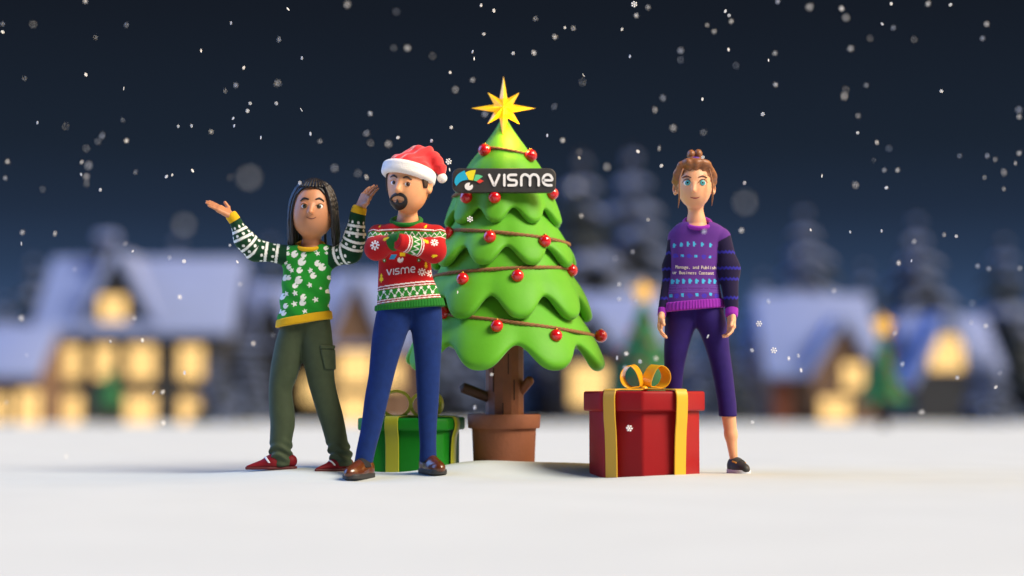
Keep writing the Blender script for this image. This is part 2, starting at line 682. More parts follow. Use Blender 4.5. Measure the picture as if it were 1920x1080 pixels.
def shoe(root, O, d, m_up, m_sole, kind='round', L=1.0, extra=None):
    u, s, loc = shoe_fn(O, d, kind, L)
    O = np.asarray(O, float)
    lo, hi = O - np.array([.26, .26, .03]), O + np.array([.26, .26, .16])
    o = sdf_obj('shoe', u, lo, hi, .004, m_up, root)
    sdf_obj('sole', s, lo, hi, .004, m_sole, o)
    return o, u, loc


def lay(name, root, px, py, off, faces, f, Y, material):
    """flat lettering mesh (photo-scaled coordinates) laid on the cloth; off = height above the cloth per vertex"""
    p, g = hit(f, px, py, Y)
    return mk(name, p + g * np.asarray(off)[:, None], faces, material, root, smooth=False)


def stroke2(pts, w, per=6, smooth=True):
    """2D ribbon with round ends; returns verts (N,2), tris/quads"""
    a = catmull(pts, per) if smooth and len(pts) > 2 else np.asarray(pts, float)
    if len(a) == 2: a = np.linspace(a[0], a[1], 8)
    t = np.gradient(a, axis=0); t /= np.linalg.norm(t, axis=1)[:, None] + 1e-9
    n = np.stack([-t[:, 1], t[:, 0]], 1)
    v = []; f = []
    for q, m in zip(a, n):
        v += [q + m * w / 2, q - m * w / 2]
    for i in range(len(a) - 1):
        f.append((2 * i, 2 * i + 2, 2 * i + 3, 2 * i + 1))
    for end, sg in ((0, -1), (len(a) - 1, 1)):
        ring = []
        for k in range(7):
            an = math.pi * k / 6
            ring.append(a[end] + n[end] * w / 2 * math.cos(an) + t[end] * sg * w / 2 * math.sin(an))
        b = len(v); v += ring
        f.append(tuple(range(b, b + 7)))
    return np.array(v), f


LETTERS = {  # rounded logo lettering, coordinates of the sign board picture
    'v': [([(676, 246), (720, 345), (748, 405), (757, 415), (768, 405), (800, 335), (838, 246)], 1)],
    'i': [([(922, 246), (922, 415)], 0)],
    's': [([(1112, 244), (1020, 246), (990, 262), (984, 288), (1000, 318), (1040, 330), (1090, 332), (1118, 350), (1120, 385), (1098, 412), (990, 416)], 1)],
    'm': [([(1199, 416), (1199, 320), (1206, 272), (1240, 242), (1272, 240), (1306, 256), (1334, 285), (1341, 320), (1341, 416)], 1),
          ([(1341, 318), (1350, 272), (1385, 242), (1415, 240), (1450, 252), (1477, 290), (1483, 330), (1483, 416)], 1)],
    'e': [([(1692, 416), (1625, 415), (1578, 392), (1556, 350), (1556, 305), (1580, 258), (1625, 240), (1670, 252), (1698, 290), (1700, 328), (1640, 333), (1566, 333)], 1)],
}


def logo_strokes(w):
    out = []
    for k in 'visme':
        for i, (pts, sm) in enumerate(LETTERS[k]):
            v, f = stroke2(pts, w, 6, bool(sm))
            out.append((k, i, v, f))
    return out


def solid2(v, f, front, back):
    """double a flat mesh into a slab: returns 2D verts twice, heights, faces"""
    n = len(v)
    bm = bmesh.new()
    vs = [bm.verts.new((q[0], q[1], 0)) for q in v]
    for q in f:
        try: bm.faces.new([vs[i] for i in q])
        except ValueError: pass
    bmesh.ops.remove_doubles(bm, verts=bm.verts, dist=1e-4)
    bm.verts.index_update()
    V = np.array([x.co[:2] for x in bm.verts])
    Fs = [[x.index for x in q.verts] for q in bm.faces]
    E = [[x.index for x in e.verts] for e in bm.edges if len(e.link_faces) == 1]
    n = len(V)
    bm.free()
    faces = [tuple(q) for q in Fs] + [tuple(i + n for i in reversed(q)) for q in Fs] + [(a, b, b + n, a + n) for a, b in E]
    return np.concatenate([V, V]), np.concatenate([np.full(n, front), np.full(n, back)]), faces


def text_flat(s):
    cu = bpy.data.curves.new('t', 'FONT'); cu.body = s; cu.size = 1; cu.resolution_u = 3
    o = bpy.data.objects.new('t', cu); C.objects.link(o)
    bpy.context.view_layer.update()
    me = bpy.data.meshes.new_from_object(o.evaluated_get(bpy.context.evaluated_depsgraph_get()))
    v = np.array([x.co[:2] for x in me.vertices]).reshape(-1, 2); f = [tuple(q.vertices) for q in me.polygons]
    bpy.data.objects.remove(o); bpy.data.curves.remove(cu); bpy.data.meshes.remove(me)
    return v, f


def ring_pts(c, rx, ry, tilt=0.0, n=40):
    """ellipse of a collar; front lower by tilt"""
    return [np.array(c) + np.array([rx * math.cos(a), ry * math.sin(a), tilt * math.sin(a)]) for a in np.linspace(0, 2 * math.pi, n, endpoint=False)]


def neckhole(d, p, R):
    q = p - R[0].astype(F32)
    q = np.stack([q[:, 0], q[:, 1], q[:, 2] - q[:, 1] * (R[3] / R[2])], 1).astype(F32)
    return smax(d, -ell(q, (0, 0, .012), (R[1], R[2], .034)), .008)


# ================================================================== PERSON: man with the red sweater, arms crossed
def person_red():
    Y = -.15
    s = S(Y)
    root = empty('person', P(745, 893, Y) * [1, 1, 0] + [0, 0, float(gz(P(745, 893, Y)[0], Y)) - .005],
                 'bearded man in a red festive sweater and blue trousers with arms crossed', 'person')
    skin = mat('skin_light', lin('#d99a6c'), .5, sss=.25, var=.04, vscale=25)
    navy = mat('cloth_navy', lin('#102a64'), .85, spec=.2, sheen=.08, var=.12, vscale=30, bump=.15, bscale=400)
    hairm = mat('hair_dark_brown', lin('#2a1712'), .45, var=.2, vscale=40)
    black = mat('hair_black', lin('#120d0d'), .5)
    # ---- head
    toL, toW, R = frame(P(766, 348, -.18), yaw=-24, roll=-4, pitch=0)
    def skull(p):
        q = toL(p)
        d = smin(ell(q, (0, .012, .045), (.112, .125, .118)), ell(q, (0, -.018, -.065), (.088, .098, .088)), .09)
        return d
    np_, ng = hit(skull, [748.5, 747], [340, 356], -.18)
    def head(p):
        q = toL(p)
        d = skull(p)
        d = smin(d, cap(p, np_[0] - ng[0] * .006, np_[1] + ng[1] * .012, .008, .0165), .022)
        e = ell(q, (.113, .022, -.012), (.016, .030, .044)); e = smax(e, -ell(q, (.124, .010, -.010), (.010, .018, .028)), .01)
        e2 = ell(q, (-.113, .022, -.012), (.016, .030, .044))
        return smin(smin(d, e, .012), e2, .012)
    neck = lambda p: smin(cap(p, P(765, 385, -.14), P(764, 424, -.13), .050, .049), cap(p, P(764, 419, -.13), P(764, 435, -.13), .048, .085), .05)
    # ---- clothing volumes
    torso = Loft([(417, 737, 792, .8), (421, 722, 806, .75), (428, 708, 820, .68), (440, 703, 824, .66), (462, 709, 817, .68), (490, 710, 808, .72), (515, 709.5, 810, .74),
                  (540, 708.5, 820, .74), (565, 707.5, 829, .72), (584, 706.5, 833, .70), (592, 707, 832, .7)], -.13, end=.02)
    armL = [P(709, 440, -.15), P(706, 466, -.24), P(744, 452, -.345)]
    armR = [P(818, 440, -.15), P(813, 470, -.25), P(755, 455, -.365)]
    rL, rR = [.056, .054, .046], [.054, .058, .047]
    def sleeves(p):
        return np.minimum(chain(p, armL, rL, .05), chain(p, armR, rR, .05))
    hemA, hemB = P(706, 584, Y), P(834, 574, Y)
    def sw_raw(p):
        return smin(torso(p), smin(chain(p, armL, rL, .05), chain(p, armR, rR, .05), .008), .022)
    RING = (P(762, 414, -.135), 27.5 / s, .108, .033)
    sweater = lambda p: neckhole(smax(sw_raw(p), below(p, hemA + [0, 0, .01], hemB + [0, 0, .01]), .01), p, RING)
    legL = Loft([(545, 716, 778, .95), (572, 709, 775, .95), (600, 703, 772, .9), (630, 698, 762, .9), (672, 694, 748, .9), (705, 691, 739, .9), (745, 684, 729, .9), (800, 677, 716, .95),
                 (845, 668, 704, 1), (868, 664, 699, 1.05)], -.15, e=2.1, end=.008)
    legR = Loft([(545, 758, 818, .95), (572, 763, 827, .95), (614, 770, 829, .9), (650, 775, 828, .9), (690, 779, 826, .9), (745, 782, 823, .95), (800, 785, 819, 1), (835, 787, 818, 1.05), (866, 786, 819, 1.05)], -.12, e=2.1, end=.008)
    def tr_raw(p): return smin(legL(p), legR(p), .02)
    shL = P(683, 891, -.17); shL[2] = float(gz(shL[0], shL[1])) + .002
    shR = P(803, 881, -.10); shR[2] = float(gz(shR[0], shR[1])) + .002
    dL, dR = (-.42, -.9), (.42, -.9)
    uL, uR = shoe_fn(shL, dL)[0], shoe_fn(shR, dR)[0]
    hL = lambda p: hand(p, armL[2] + np.array([-.02, .01, 0]), P(790, 452, -.30) - armL[2], (0, 1, .1), (0, .3, 1), .095, .3, .3, .008)
    hR = lambda p: hand(p, armR[2] + np.array([.02, .01, 0]), P(715, 452, -.30) - armR[2], (0, 1, .1), (0, .3, 1), .095, .3, .3, .008)
    def body(p):
        d = smin(head(p), neck(p), .02)
        d = smin(d, smax(torso(p) + .024, below(p, P(706, 560, Y), P(834, 560, Y)), .02), .02)
        d = smin(d, smin(chain(p, armL, [r - .018 for r in rL], .03), chain(p, armR, [r - .018 for r in rR], .03), .004), .01)
        d = smin(d, tr_raw(p) + .022, .015)
        d = smin(d, smin(cap(p, P(683, 850, -.15), shL + [0, .0, .05], .03, .026), cap(p, P(803, 850, -.12), shR + [0, 0, .05], .03, .026), .001), .02)
        d = smin(d, np.minimum(uL(p), uR(p)) + .012, .01)
        return smin(d, np.minimum(hL(p), hR(p)), .01)
    lo, hi = bbox([P(640, 905, -.45), P(845, 270, .1)], .03)
    sdf_obj('body', body, lo, hi, .005, skin, root)
    # ---- face
    brown = mat('iris_brown', lin('#4a2c1a'), .3, coat=.2, spec=.3)
    eye(root, head, -.18, (737.6, 342), 6.6, 5.2, (739.3, 342.2), 3.9, brown, 1.9)
    eye(root, head, -.18, (764, 345.3), 6.8, 5.4, (765.2, 345.5), 4.0, brown, 1.9)
    for pts in ([(732.8, 331.8), (738.5, 329.3), (744.5, 332.8)], [(755.8, 333.4), (763, 332.0), (771.5, 337)]):
        tube_on('eyebrow', root, head, -.18, pts, (.003, .0062, .003), hairm, .002)
    for (x0, x1, y) in ((731.5, 743.6, 337), (757.6, 770.6, 340)):
        tube_on('eyelid', root, head, -.18, [(x0, y + 3.4), ((x0 + x1) / 2, y), (x1, y + 3.2)], (.002, .0042, .002), skin, .0035)
    def goatee(p):
        X, Z = unproj(p)
        ro = (np.hypot((X - 747.2) / 17.3, (Z - 377.5) / 17.0) - 1) * 17
        rh = (np.hypot((X - 746.2) / 11.8, (Z - 374.2) / 6.6) - 1) * 7
        pt = np.maximum(np.abs(X - 744.8) - np.maximum((Z - 372.5) * .42, -1), 371.5 - Z)
        rg = np.maximum(ro, -np.maximum(rh, -pt)) / s
        return smax(smax(skull(p) - .007, rg, .005), -(skull(p) + .006), .001)
    lo2, hi2 = bbox([P(725, 398, -.36), P(770, 356, -.18)], .01)
    sdf_obj('goatee', lambda p: goatee(p.astype(F32)), lo2, hi2, .0026, black, root)
    tube_on('mouth', root, skull, -.18, [(737.5, 375.6), (746, 376.8), (756, 377)], .0022, mat('lip_brown', lin('#8a4a3a'), .5), .0)
    def hair(p):
        q = toL(p)
        an = np.degrees(np.abs(np.arctan2(q[:, 0], -q[:, 1])))
        zl = np.interp(an, [0, 12, 30, 52, 66, 72, 86, 92, 112, 130, 180], [.092, .088, .072, .062, .03, -.028, -.028, .03, .02, -.075, -.09])
        return smax(smax(skull(p) - .010, (zl - q[:, 2]) * .6, .006), -(skull(p) + .012), .001)
    lo2, hi2 = bbox([P(715, 400, -.36), P(818, 285, .05)], .03)
    sdf_obj('hair', hair, lo2, hi2, .004, hairm, root)
    # ---- sweater with its print
    RED, GRN, WHT, YEL, DRD, CY = [np.array(lin(h)) for h in ('#a81218', '#1f7524', '#e8e4e2', '#e6c51c', '#6d0d12', '#2b8fc8')]
    def paint(v):
        c = np.tile(RED, (len(v), 1))
        v32 = v.astype(F32)
        x = 960 + (v[:, 0]) * s; y = HOR - (v[:, 2] - CAM_H) * s
        aL, aR = chain(v32, armL, rL, .05), chain(v32, armR, rR, .05)
        arm = np.minimum(aL, aR) < torso(v32) - .004
        left = aL < aR
        # torso bands, tilted
        t = y + (x - 710) * .115
        b = np.full(len(v), -1)
        def band(a0, a1, colr, mask=None):
            m = (t > a0) & (t < a1) & ~arm
            if mask is not None: m &= mask
            c[m] = colr
        band(538.4, 540.6, WHT, (x % 2.2) < 1.6); band(541.2, 543, DRD); band(543.6, 545, WHT); band(546.2, 564.2, GRN)
        u = x; vv = t - 555.2
        zig = m_zig(u, vv, 14, 6, 1.15) & ((u % 1.5) < 1.2)
        band(546.2, 564.2, WHT, zig)
        du = (u % 14) - 7
        for ox, oy, in ((7, 5.5), (-7, 5.5), (0, -5.5)):
            q = np.abs(du - ox) + np.abs(vv - oy)
            band(546.2, 564.2, WHT, (q < 3.2) & (q > 1.6))
        band(564.8, 566.2, WHT); band(567, 568.2, DRD); band(568.8, 570.4, WHT); band(571, 572.4, DRD)
        # chest band behind the arms
        tt = y - (np.abs(x - 764) * .02)
        m = ~arm & (tt < 452)
        c[m & (tt > 431) & (tt < 432.6)] = WHT; c[m & (tt > 433.3) & (tt < 434.6)] = DRD; c[m & (tt > 435) & (tt < 448)] = GRN
        c[m & (tt > 435) & (tt < 448) & m_zig(x, tt - 441.5, 12, 4.3, 1.0)] = WHT
        f = ~arm
        for (cx, cy, h) in ((715.5, 522, 17), (799, 498, 13), (799, 426, 9), (712.5, 424, 8)):
            c[f & m_tree(x, y, cx, cy, h, .5 if cy < 430 else 0)] = YEL
        for (cx, cy, r) in ((792, 511.5, 7.2), (807, 513, 6.6)): c[f & m_flake(x, y, cx, cy, r)] = WHT
        for cx in (721.5, 786): c[f & m_disc(x, y, cx, 489.5, 3.4)] = GRN; c[f & m_disc(x, y, cx, 489.5, 1.3)] = WHT
        c[f & m_pie(x, y, 751.8, 489, 6.0, .8, .4, 1)] = WHT
        c[f & (np.abs(x - 737.5 + (y - 484) * .55) < 5.2) & (np.abs(y - 483.5) < 4.5)] = CY
        c[f & (np.abs(x - 756) < 5) & (np.abs(y - 479) < 3)] = YEL
        # sleeves: distance along the arm
        for pts, sel in ((armL, arm & left), (armR, arm & ~left)):
            a0, a1, a2 = pts
            l1 = np.linalg.norm(a1 - a0); l2 = np.linalg.norm(a2 - a1)
            t1 = np.clip(((v - a0) @ (a1 - a0)) / l1 ** 2, -1, 1); t2 = np.clip(((v - a1) @ (a2 - a1)) / l2 ** 2, 0, 1.3)
            d1 = ln(v - a0 - np.clip(t1, 0, 1)[:, None] * (a1 - a0)); d2 = ln(v - a1 - t2[:, None] * (a2 - a1))
            up = (d1 < d2)
            tz = (y - 437) + np.abs(x - (700 if pts is armL else 826)) * -.25
            m = sel & (y < 462) & up
            for k0, k1, cc in ((-6.6, -5.2, WHT), (-4.6, -3.6, DRD), (-3, 7.5, GRN), (8, 9.2, WHT)):
                c[m & (tz > k0) & (tz < k1)] = cc
            c[m & (tz > -3) & (tz < 7.5) & m_zig(x, tz - 2.2, 10, 3.6, .9)] = WHT
            along = t2 * l2
            m = sel & ~up
            if pts is armR:
                for k0, k1, cc in ((.48, .505, WHT), (.515, .53, DRD), (.545, .57, WHT), (.575, .83, GRN), (.84, .865, WHT), (.875, .895, DRD), (.91, .94, WHT)):
                    c[m & (t2 > k0) & (t2 < k1)] = cc
                c[m & (t2 > .575) & (t2 < .83) & m_zig(y, (t2 - .70) * 100, 9, 8, 2.6)] = WHT
                for (cx, cy, h, ro) in ((801, 457, 13, -1.0), (817, 484, 12, 1.4)): c[sel & m_tree(x, y, cx, cy, h, ro)] = YEL
                c[sel & m_flake(x, y, 816.5, 459, 6.8)] = WHT
            else:
                c[m & (t2 > .80)] = GRN * .6
                c[sel & m_tree(x, y, 728, 453, 13, 1.2)] = YEL
                c[sel & m_flake(x, y, 706.5, 464, 8.6)] = WHT
        return c
    lo2, hi2 = bbox([P(680, 590, -.45), P(842, 410, .08)], .02)
    knit = mat('knit_print_red', vcol=True, rough=.85, spec=.2, sheen=.1, knit=.25, bscale=60)
    sw = sdf_obj('sweater', sweater, lo2, hi2, .0032, knit, root, paint)
    green = mat('knit_green', lin('#1b6c22'), .85, spec=.2, sheen=.1, knit=.3, bscale=50, var=.08)
    hemtop = (P(706, 572.5, Y), P(834, 557, Y))
    X0 = P(770, 580, Y)
    def rib(p): return np.sin(np.arctan2(p[:, 0] - X0[0], -(p[:, 1] + .13)) * 60).astype(F32) * .0011
    hem = lambda p: smax(smax(torso(p) - .006 + rib(p), below(p, hemA, hemB), .008), -below(p, *hemtop), .008)
    lo3, hi3 = bbox([P(695, 592, -.35), P(845, 552, .08)], .02)
    sdf_obj('sweater_hem', hem, lo3, hi3, .004, green, sw)
    MB().tube(ring_pts(*RING), .0125, 10, True).build('collar', green, sw, smooth=True)
    cf = lambda p: cyl(p, armL[2] + (armL[1] - armL[2]) * .1, armL[2] + nrm(armL[2] - armL[1]) * .05, .046, .040, .008)
    lo3, hi3 = bbox([armL[2]], .12)
    sdf_obj('cuff', cf, lo3, hi3, .0045, mat('knit_dark_green', lin('#165a1f'), .85, spec=.2, sheen=.1, knit=.3, bscale=60), sw)
    cf = lambda p: cyl(p, armR[2] + (armR[1] - armR[2]) * .10, armR[2] + nrm(armR[2] - armR[1]) * .038, .0485, .043, .006)
    lo3, hi3 = bbox([armR[2]], .12)
    sdf_obj('cuff', cf, lo3, hi3, .0045, mat('knit_red', lin('#a81218'), .85, spec=.2, sheen=.1, knit=.3, bscale=60), sw)
    # lettering
    pale = mat('print_silver', lin('#d8d6dc'), .6)
    V = []; O = []; Fc = []
    for k, i, v, f in logo_strokes(36):
        x = 724.6 + (v[:, 0] - 654) / 1071 * 54.3
        y = (v[:, 1] - 228) / 202 * 11.5 + 505.2 - (v[:, 0] - 654) / 1071 * 6
        vv, oo, ff = solid2(np.stack([x, y], 1), f, .0024 + .0006 * i, -.002)
        n = sum(len(a) for a in V)
        V.append(vv); O.append(oo); Fc += [tuple(j + n for j in q) for q in ff]
    V = np.concatenate(V); O = np.concatenate(O)
    lay('chest_lettering', sw, V[:, 0], V[:, 1], O, Fc, sweater, -.15, pale)
    # ---- trousers and shoes
    def trousers(p):
        return smax(tr_raw(p) + .0, -below(p, P(700, 562, Y), P(840, 556, Y)), .01)
    lo2, hi2 = bbox([P(655, 875, -.33), P(840, 545, .1)], .02)
    sdf_obj('trousers', trousers, lo2, hi2, .005, navy, root)
    leather = mat('leather_brown', lin('#57290f'), .28, coat=.5, var=.2, vscale=20, bump=.1, bscale=150)
    sole = mat('rubber_dark', lin('#2a2a2c'), .6)
    cloth = mat('cloth_black', lin('#0d0d12'), .8)
    for O_, d in ((shL, dL), (shR, dR)):
        o, u, loc = shoe(root, O_, d, leather, sole)
        def tongue(p, u=u, loc=loc):
            q = loc(p); return smax(smax(u(p) - .004, np.abs(q[:, 0] - .028) - .034, .01), .055 - q[:, 2], .004)
        sdf_obj('tongue', tongue, O_ - np.array([.2, .2, 0]), O_ + np.array([.2, .2, .15]), .004, cloth, o)
    # ---- santa hat: a thing of its own, worn
    hat = empty('santa_hat', toW((0, 0, .09)), 'floppy red hat with white band and white pompom on the bearded man', 'hat')
    redm = mat('felt_red', lin('#d5242b'), .8, sheen=.6, var=.08, vscale=40, bump=.2, bscale=300)
    fur = mat('plush_white', lin('#f0ebe6'), .9, sheen=.6, bump=.5, bscale=160)
    htL, htW, hR_ = frame(toW((0, .012, .066)), yaw=-24, roll=8, pitch=-13)
    band = [htW((.128 * math.cos(a), .138 * math.sin(a), 0)) for a in np.linspace(0, 2 * math.pi, 40, endpoint=False)]
    def fband(p):
        q = htL(p)
        w = np.hypot(np.hypot(q[:, 0] / .124, q[:, 1] / .134) - 1, 0) * .124
        return np.hypot(w, np.maximum(np.abs(q[:, 2]) - .014, 0)) - .024
    lo3, hi3 = bbox(band, .06)
    sdf_obj('band', fband, lo3, hi3, .004, fur, hat)
    tip = [P(775, 308, -.14), P(785, 296, -.12), P(800, 296, -.12), P(816, 304, -.13), P(825, 316, -.14), P(828, 326, -.145)]
    def fcap(p):
        q = htL(p)
        d = ell(q, (0, 0, .012), (.122, .132, .098))
        d = smin(d, chain(p, tip, [.07, .062, .052, .040, .028, .018], .03), .035)
        wr = .0045 * np.sin(q[:, 0] * 70 + q[:, 1] * 25 + 2) * np.sin(q[:, 2] * 55 + 1) + .003 * np.sin(q[:, 0] * 130 - q[:, 2] * 60)
        d = d + wr.astype(F32)
        return smax(d, -q[:, 2] - .005, .01)
    lo3, hi3 = bbox(band + tip, .11)
    sdf_obj('crown', fcap, lo3, hi3, .0045, redm, hat)
    MB().sphere(P(829, 334, -.15), 9.6 / s, 24).build('pompom', fur, hat, smooth=True)


# ================================================================== PERSON: man with dreadlocks, arms raised
def person_green():
    Y = .05
    s = S(Y)
    root = empty('person', [P(575, 881, Y)[0], Y, float(gz(P(575, 881, Y)[0], Y)) - .005],
                 'man with long black dreadlocks and green sweater raising both open hands', 'person')
    skin = mat('skin_brown', lin('#be825b'), .5, sss=.2, var=.05, vscale=25)
    hairm = mat('hair_black_locks', lin('#141216'), .46, var=.25, vscale=60, bump=.12, bscale=130)
    yel = mat('knit_yellow', lin('#d9a91a'), .85, spec=.2, sheen=.1, knit=.3, bscale=50, var=.06)
    olive = mat('cloth_olive', lin('#36432a'), .8, sheen=.1, var=.12, vscale=25, bump=.15, bscale=400)
    H = P(587, 398, .02)
    toL, toW, R = frame(H, yaw=-4, roll=2, pitch=4)
    def skull(p):
        q = toL(p)
        return smin(ell(q, (0, .01, .048), (.103, .118, .118)), ell(q, (0, -.014, -.052), (.096, .100, .092)), .10)
    np_, ng = hit(skull, [584, 582.3], [384, 397.5], .02)
    def head(p):
        q = toL(p)
        d = smin(skull(p), cap(p, np_[0] - ng[0] * .005, np_[1] + ng[1] * .013, .007, .0145), .020)
        for sx in (-1, 1): d = smin(d, ell(q, (sx * .104, .02, -.01), (.016, .028, .042)), .01)
        return d
    neck = lambda p: smin(cap(p, P(586, 432, .04), P(584, 466, .06), .046, .044), cap(p, P(583, 462, .06), P(583, 480, .06), .044, .09), .05)
    torso = Loft([(457, 560, 612, .8), (461, 550, 618, .72), (467, 540, 624, .66), (480, 534, 627, .64), (500, 531.5, 623, .66), (530, 529.5, 618.5, .72), (570, 525.5, 618, .74),
                  (598, 521.5, 621, .72), (616, 519.5, 622.5, .7), (626, 520, 622, .7)], .05, end=.02)
    armL = [P(545, 479, .04), P(479, 469, .02), P(458, 449, -.01), P(440.5, 413.5, -.03)]
    armR = [P(617, 484, .04), P(657, 472, .0), P(665, 445, -.03), P(671, 402, -.05)]
    rL, rR = [.054, .053, .047, .033], [.054, .055, .050, .044]
    def sw_raw(p): return smin(torso(p), smin(chain(p, armL, rL, .05), chain(p, armR, rR, .05), .01), .03)
    hemA, hemB = P(520, 615, Y), P(623, 598.5, Y)
    topA, topB = P(522, 599.5, Y), P(620, 582.5, Y)
    RING = (P(581, 460, .05), 24.5 / s, .092, .030)
    def sweater(p):
        fold = .003 * np.sin((p[:, 0] * 1.1 + p[:, 2] * 1.6) * 38).astype(F32) * np.clip((P(0, 490, Y)[2] - p[:, 2]) * 6, 0, 1).astype(F32)
        return neckhole(smax(sw_raw(p) + fold, below(p, hemA + [0, 0, .015], hemB + [0, 0, .015]), .01), p, RING)
    def wr(p, zc, amp):
        return (amp * np.exp(-((p[:, 2] - zc) / .05) ** 2) * np.sin(p[:, 2] * 120 + np.sin(p[:, 0] * 40) * 1.6 + p[:, 1] * 45)).astype(F32)
    legL = Loft([(572, 530, 577, .95), (590, 526, 575, .95), (615, 524, 574, .95), (640, 517, 570, .95), (660, 513, 567, .95), (680, 509, 565, .95), (705, 506, 558, .95), (735, 504, 548, 1), (770, 505, 552, .95),
                 (795, 507, 553, .95), (825, 506, 548, 1), (850, 506, 547, 1.05), (874, 512, 546, 1.1)], .05, e=2.1, end=.012)
    legR = Loft([(566, 560, 612, .95), (590, 562, 617, .95), (615, 563, 621, .95), (650, 564, 624.5, .95), (680, 569, 626, .95), (715, 577, 628, .95), (740, 584, 633, .95), (770, 593, 641, .95), (800, 603, 647.5, .95),
                 (825, 610, 652, 1), (845, 616, 658, 1.05), (862, 619, 660, 1.1), (874, 624, 660, 1.1)], .05, e=2.1, end=.012)
    zb = P(0, 850, Y)[2]
    def tr_raw(p): return smin(legL(p), legR(p), .02) + wr(p, zb, .006)
    shL = P(533, 879, .05); shL[2] = float(gz(shL[0], shL[1])) + .002
    shR = P(644, 880, .05); shR[2] = float(gz(shR[0], shR[1])) + .002
    dL, dR = (-.95, -.22), (-.80, -.55)
    uL, uR = shoe_fn(shL, dL, 'point', 1.08)[0], shoe_fn(shR, dR, 'point', .9)[0]
    WL, WR = P(434, 404.5, -.035), P(674, 391, -.055)
    hL = lambda p: hand(p, WL, P(386, 376.5, -.05) - WL, (.42, -.35, .8), (0, 1, .1), .165, -.03, 1.0, .0085)
    hR = lambda p: hand(p, WR, P(701, 342, -.06) - WR, (-.60, -.75, .30), (.5, -.5, .0), .165, -.13, .8, .0088)
    def body(p):
        d = smin(head(p), neck(p), .025)
        d = smin(d, smax(torso(p) + .024, below(p, P(520, 585, Y), P(623, 575, Y)), .02), .02)
        aL, aR = chain(p, armL + [WL], [r - .016 for r in rL] + [.019], .03), chain(p, armR + [WR], [r - .018 for r in rR] + [.021], .03)
        d = smin(d, np.minimum(smin(aL, hL(p), .012), smin(aR, hR(p), .012)), .02)
        d = smin(d, tr_raw(p) + .022, .015)
        d = smin(d, np.minimum(cap(p, P(530, 845, .05), shL + [0, 0, .05], .03, .024), cap(p, P(638, 845, .05), shR + [0, 0, .05], .03, .024)), .02)
        return smin(d, np.minimum(uL(p), uR(p)) + .012, .01)
    lo, hi = bbox([P(375, 890, -.25), P(725, 325, .25)], .03)
    sdf_obj('body', body, lo, hi, .0045, skin, root)
    brown = mat('iris_olive', lin('#3b3420'), .3, coat=.2, spec=.3)
    eye(root, head, .02, (570.6, 386.2), 6.4, 5.4, (571.4, 386.7), 4.2, brown, 2.0)
    eye(root, head, .02, (599.6, 386.8), 6.4, 5.4, (598, 387), 4.2, brown, 2.0)
    for pts in ([(564, 377), (570, 372), (579.5, 373.6)], [(592, 373.8), (599.5, 372.2), (607.2, 377.6)]):
        tube_on('eyebrow', root, head, .02, pts, (.0035, .006, .0035), hairm, .002)
    for (x0, x1, y) in ((563.6, 577.4, 380.6), (592.6, 606.6, 381.2)):
        tube_on('eyelid', root, head, .02, [(x0, y + 3.6), ((x0 + x1) / 2, y), (x1, y + 3.4)], (.002, .004, .002), skin, .0035)
    tube_on('mouth', root, skull, .02, [(574, 406.6), (579, 409), (584, 409.8), (589, 409), (593, 406.8)], (.0015, .0028, .0015), mat('lip_dark', lin('#6e3a2c'), .5), .0)
    # ---- dreadlocks: scalp cap and locks, one mesh
    mb = MB()
    r2 = random.Random(3)
    def sc(th, ph, off=.012):   # th from top, ph azimuth (0 = front, + = viewer right)
        d = np.array([math.sin(th) * math.sin(ph), -math.sin(th) * math.cos(ph), math.cos(th)])
        c0 = np.array([0, .01, .02])
        t = .05
        for _ in range(30):
            q = toW(c0 + d * t)
            t -= float(skull(np.array([q], F32))[0]) * .9
        return toW(c0 + d * (t + off))
    for i in range(12):          # front locks combed forward over the crown
        ph = -1.0 + 2.0 * i / 11
        pts = [sc(a, ph * (1.25 - .25 * a / .9), .012 + .004 * r2.random()) for a in np.linspace(-.12, .70 - .08 * abs(ph), 9)]
        mb.tube(catmull(pts, 3), np.linspace(.0115, .0088, 25), 8)
    for row in range(3):
        n = 11 + row
        for i in range(n):
            sd = -1 if i < n / 2 else 1
            k = (i % (n // 2 + 1)) / (n / 2)
            ph = sd * (1.02 + 1.75 * k + .12 * r2.uniform(-1, 1))
            top = .12 + .22 * row
            pts = [sc(a, ph * (.85 + .15 * (a / 1.5)), .004 + .004 * row + .006 * (i % 2)) for a in np.linspace(top, 1.62, 8)]
            e = pts[-1]
            out = nrm([e[0] - H[0], e[1] - H[1], 0])
            zend = P(0, 462 + r2.uniform(-6, 8) - 14 * (row == 2), Y)[2]
            if sd > 0 and k < .08 and row == 0: zend = P(0, 408, Y)[2]
            for j in range(1, 6):
                t = j / 5
                q = e + out * .004 * math.sin(t * 2.2) + np.array([sd * .004 * r2.uniform(0, 1), .05 * t * t, 0])
                q[2] = e[2] + (zend - e[2]) * t
                pts.append(q)
            cp = catmull(pts, 6); kk = np.arange(len(cp))
            mb.tube(cp, np.linspace(.0112, .0088, len(cp)) * r2.uniform(.85, 1.1) * (1 + .07 * np.sin(kk * .85 + r2.random() * 6)), 8)
    def scalp(p):
        q = toL(p); an = np.degrees(np.abs(np.arctan2(q[:, 0], -q[:, 1])))
        zl = np.interp(an, [0, 35, 60, 80, 100, 180], [.135, .125, .07, -.02, -.06, -.09])
        return smax(smax(skull(p) - .010, (zl - q[:, 2]) * .6, .006), -(skull(p) + .012), .001)
    lo2, hi2 = bbox([P(540, 450, -.12), P(632, 325, .2)], .03)
    v, q = sdf_mesh(scalp, lo2, hi2, .005)
    mb.add(v.tolist(), q.tolist())
    mb.build('hair', hairm, root, smooth=True, fix=False)
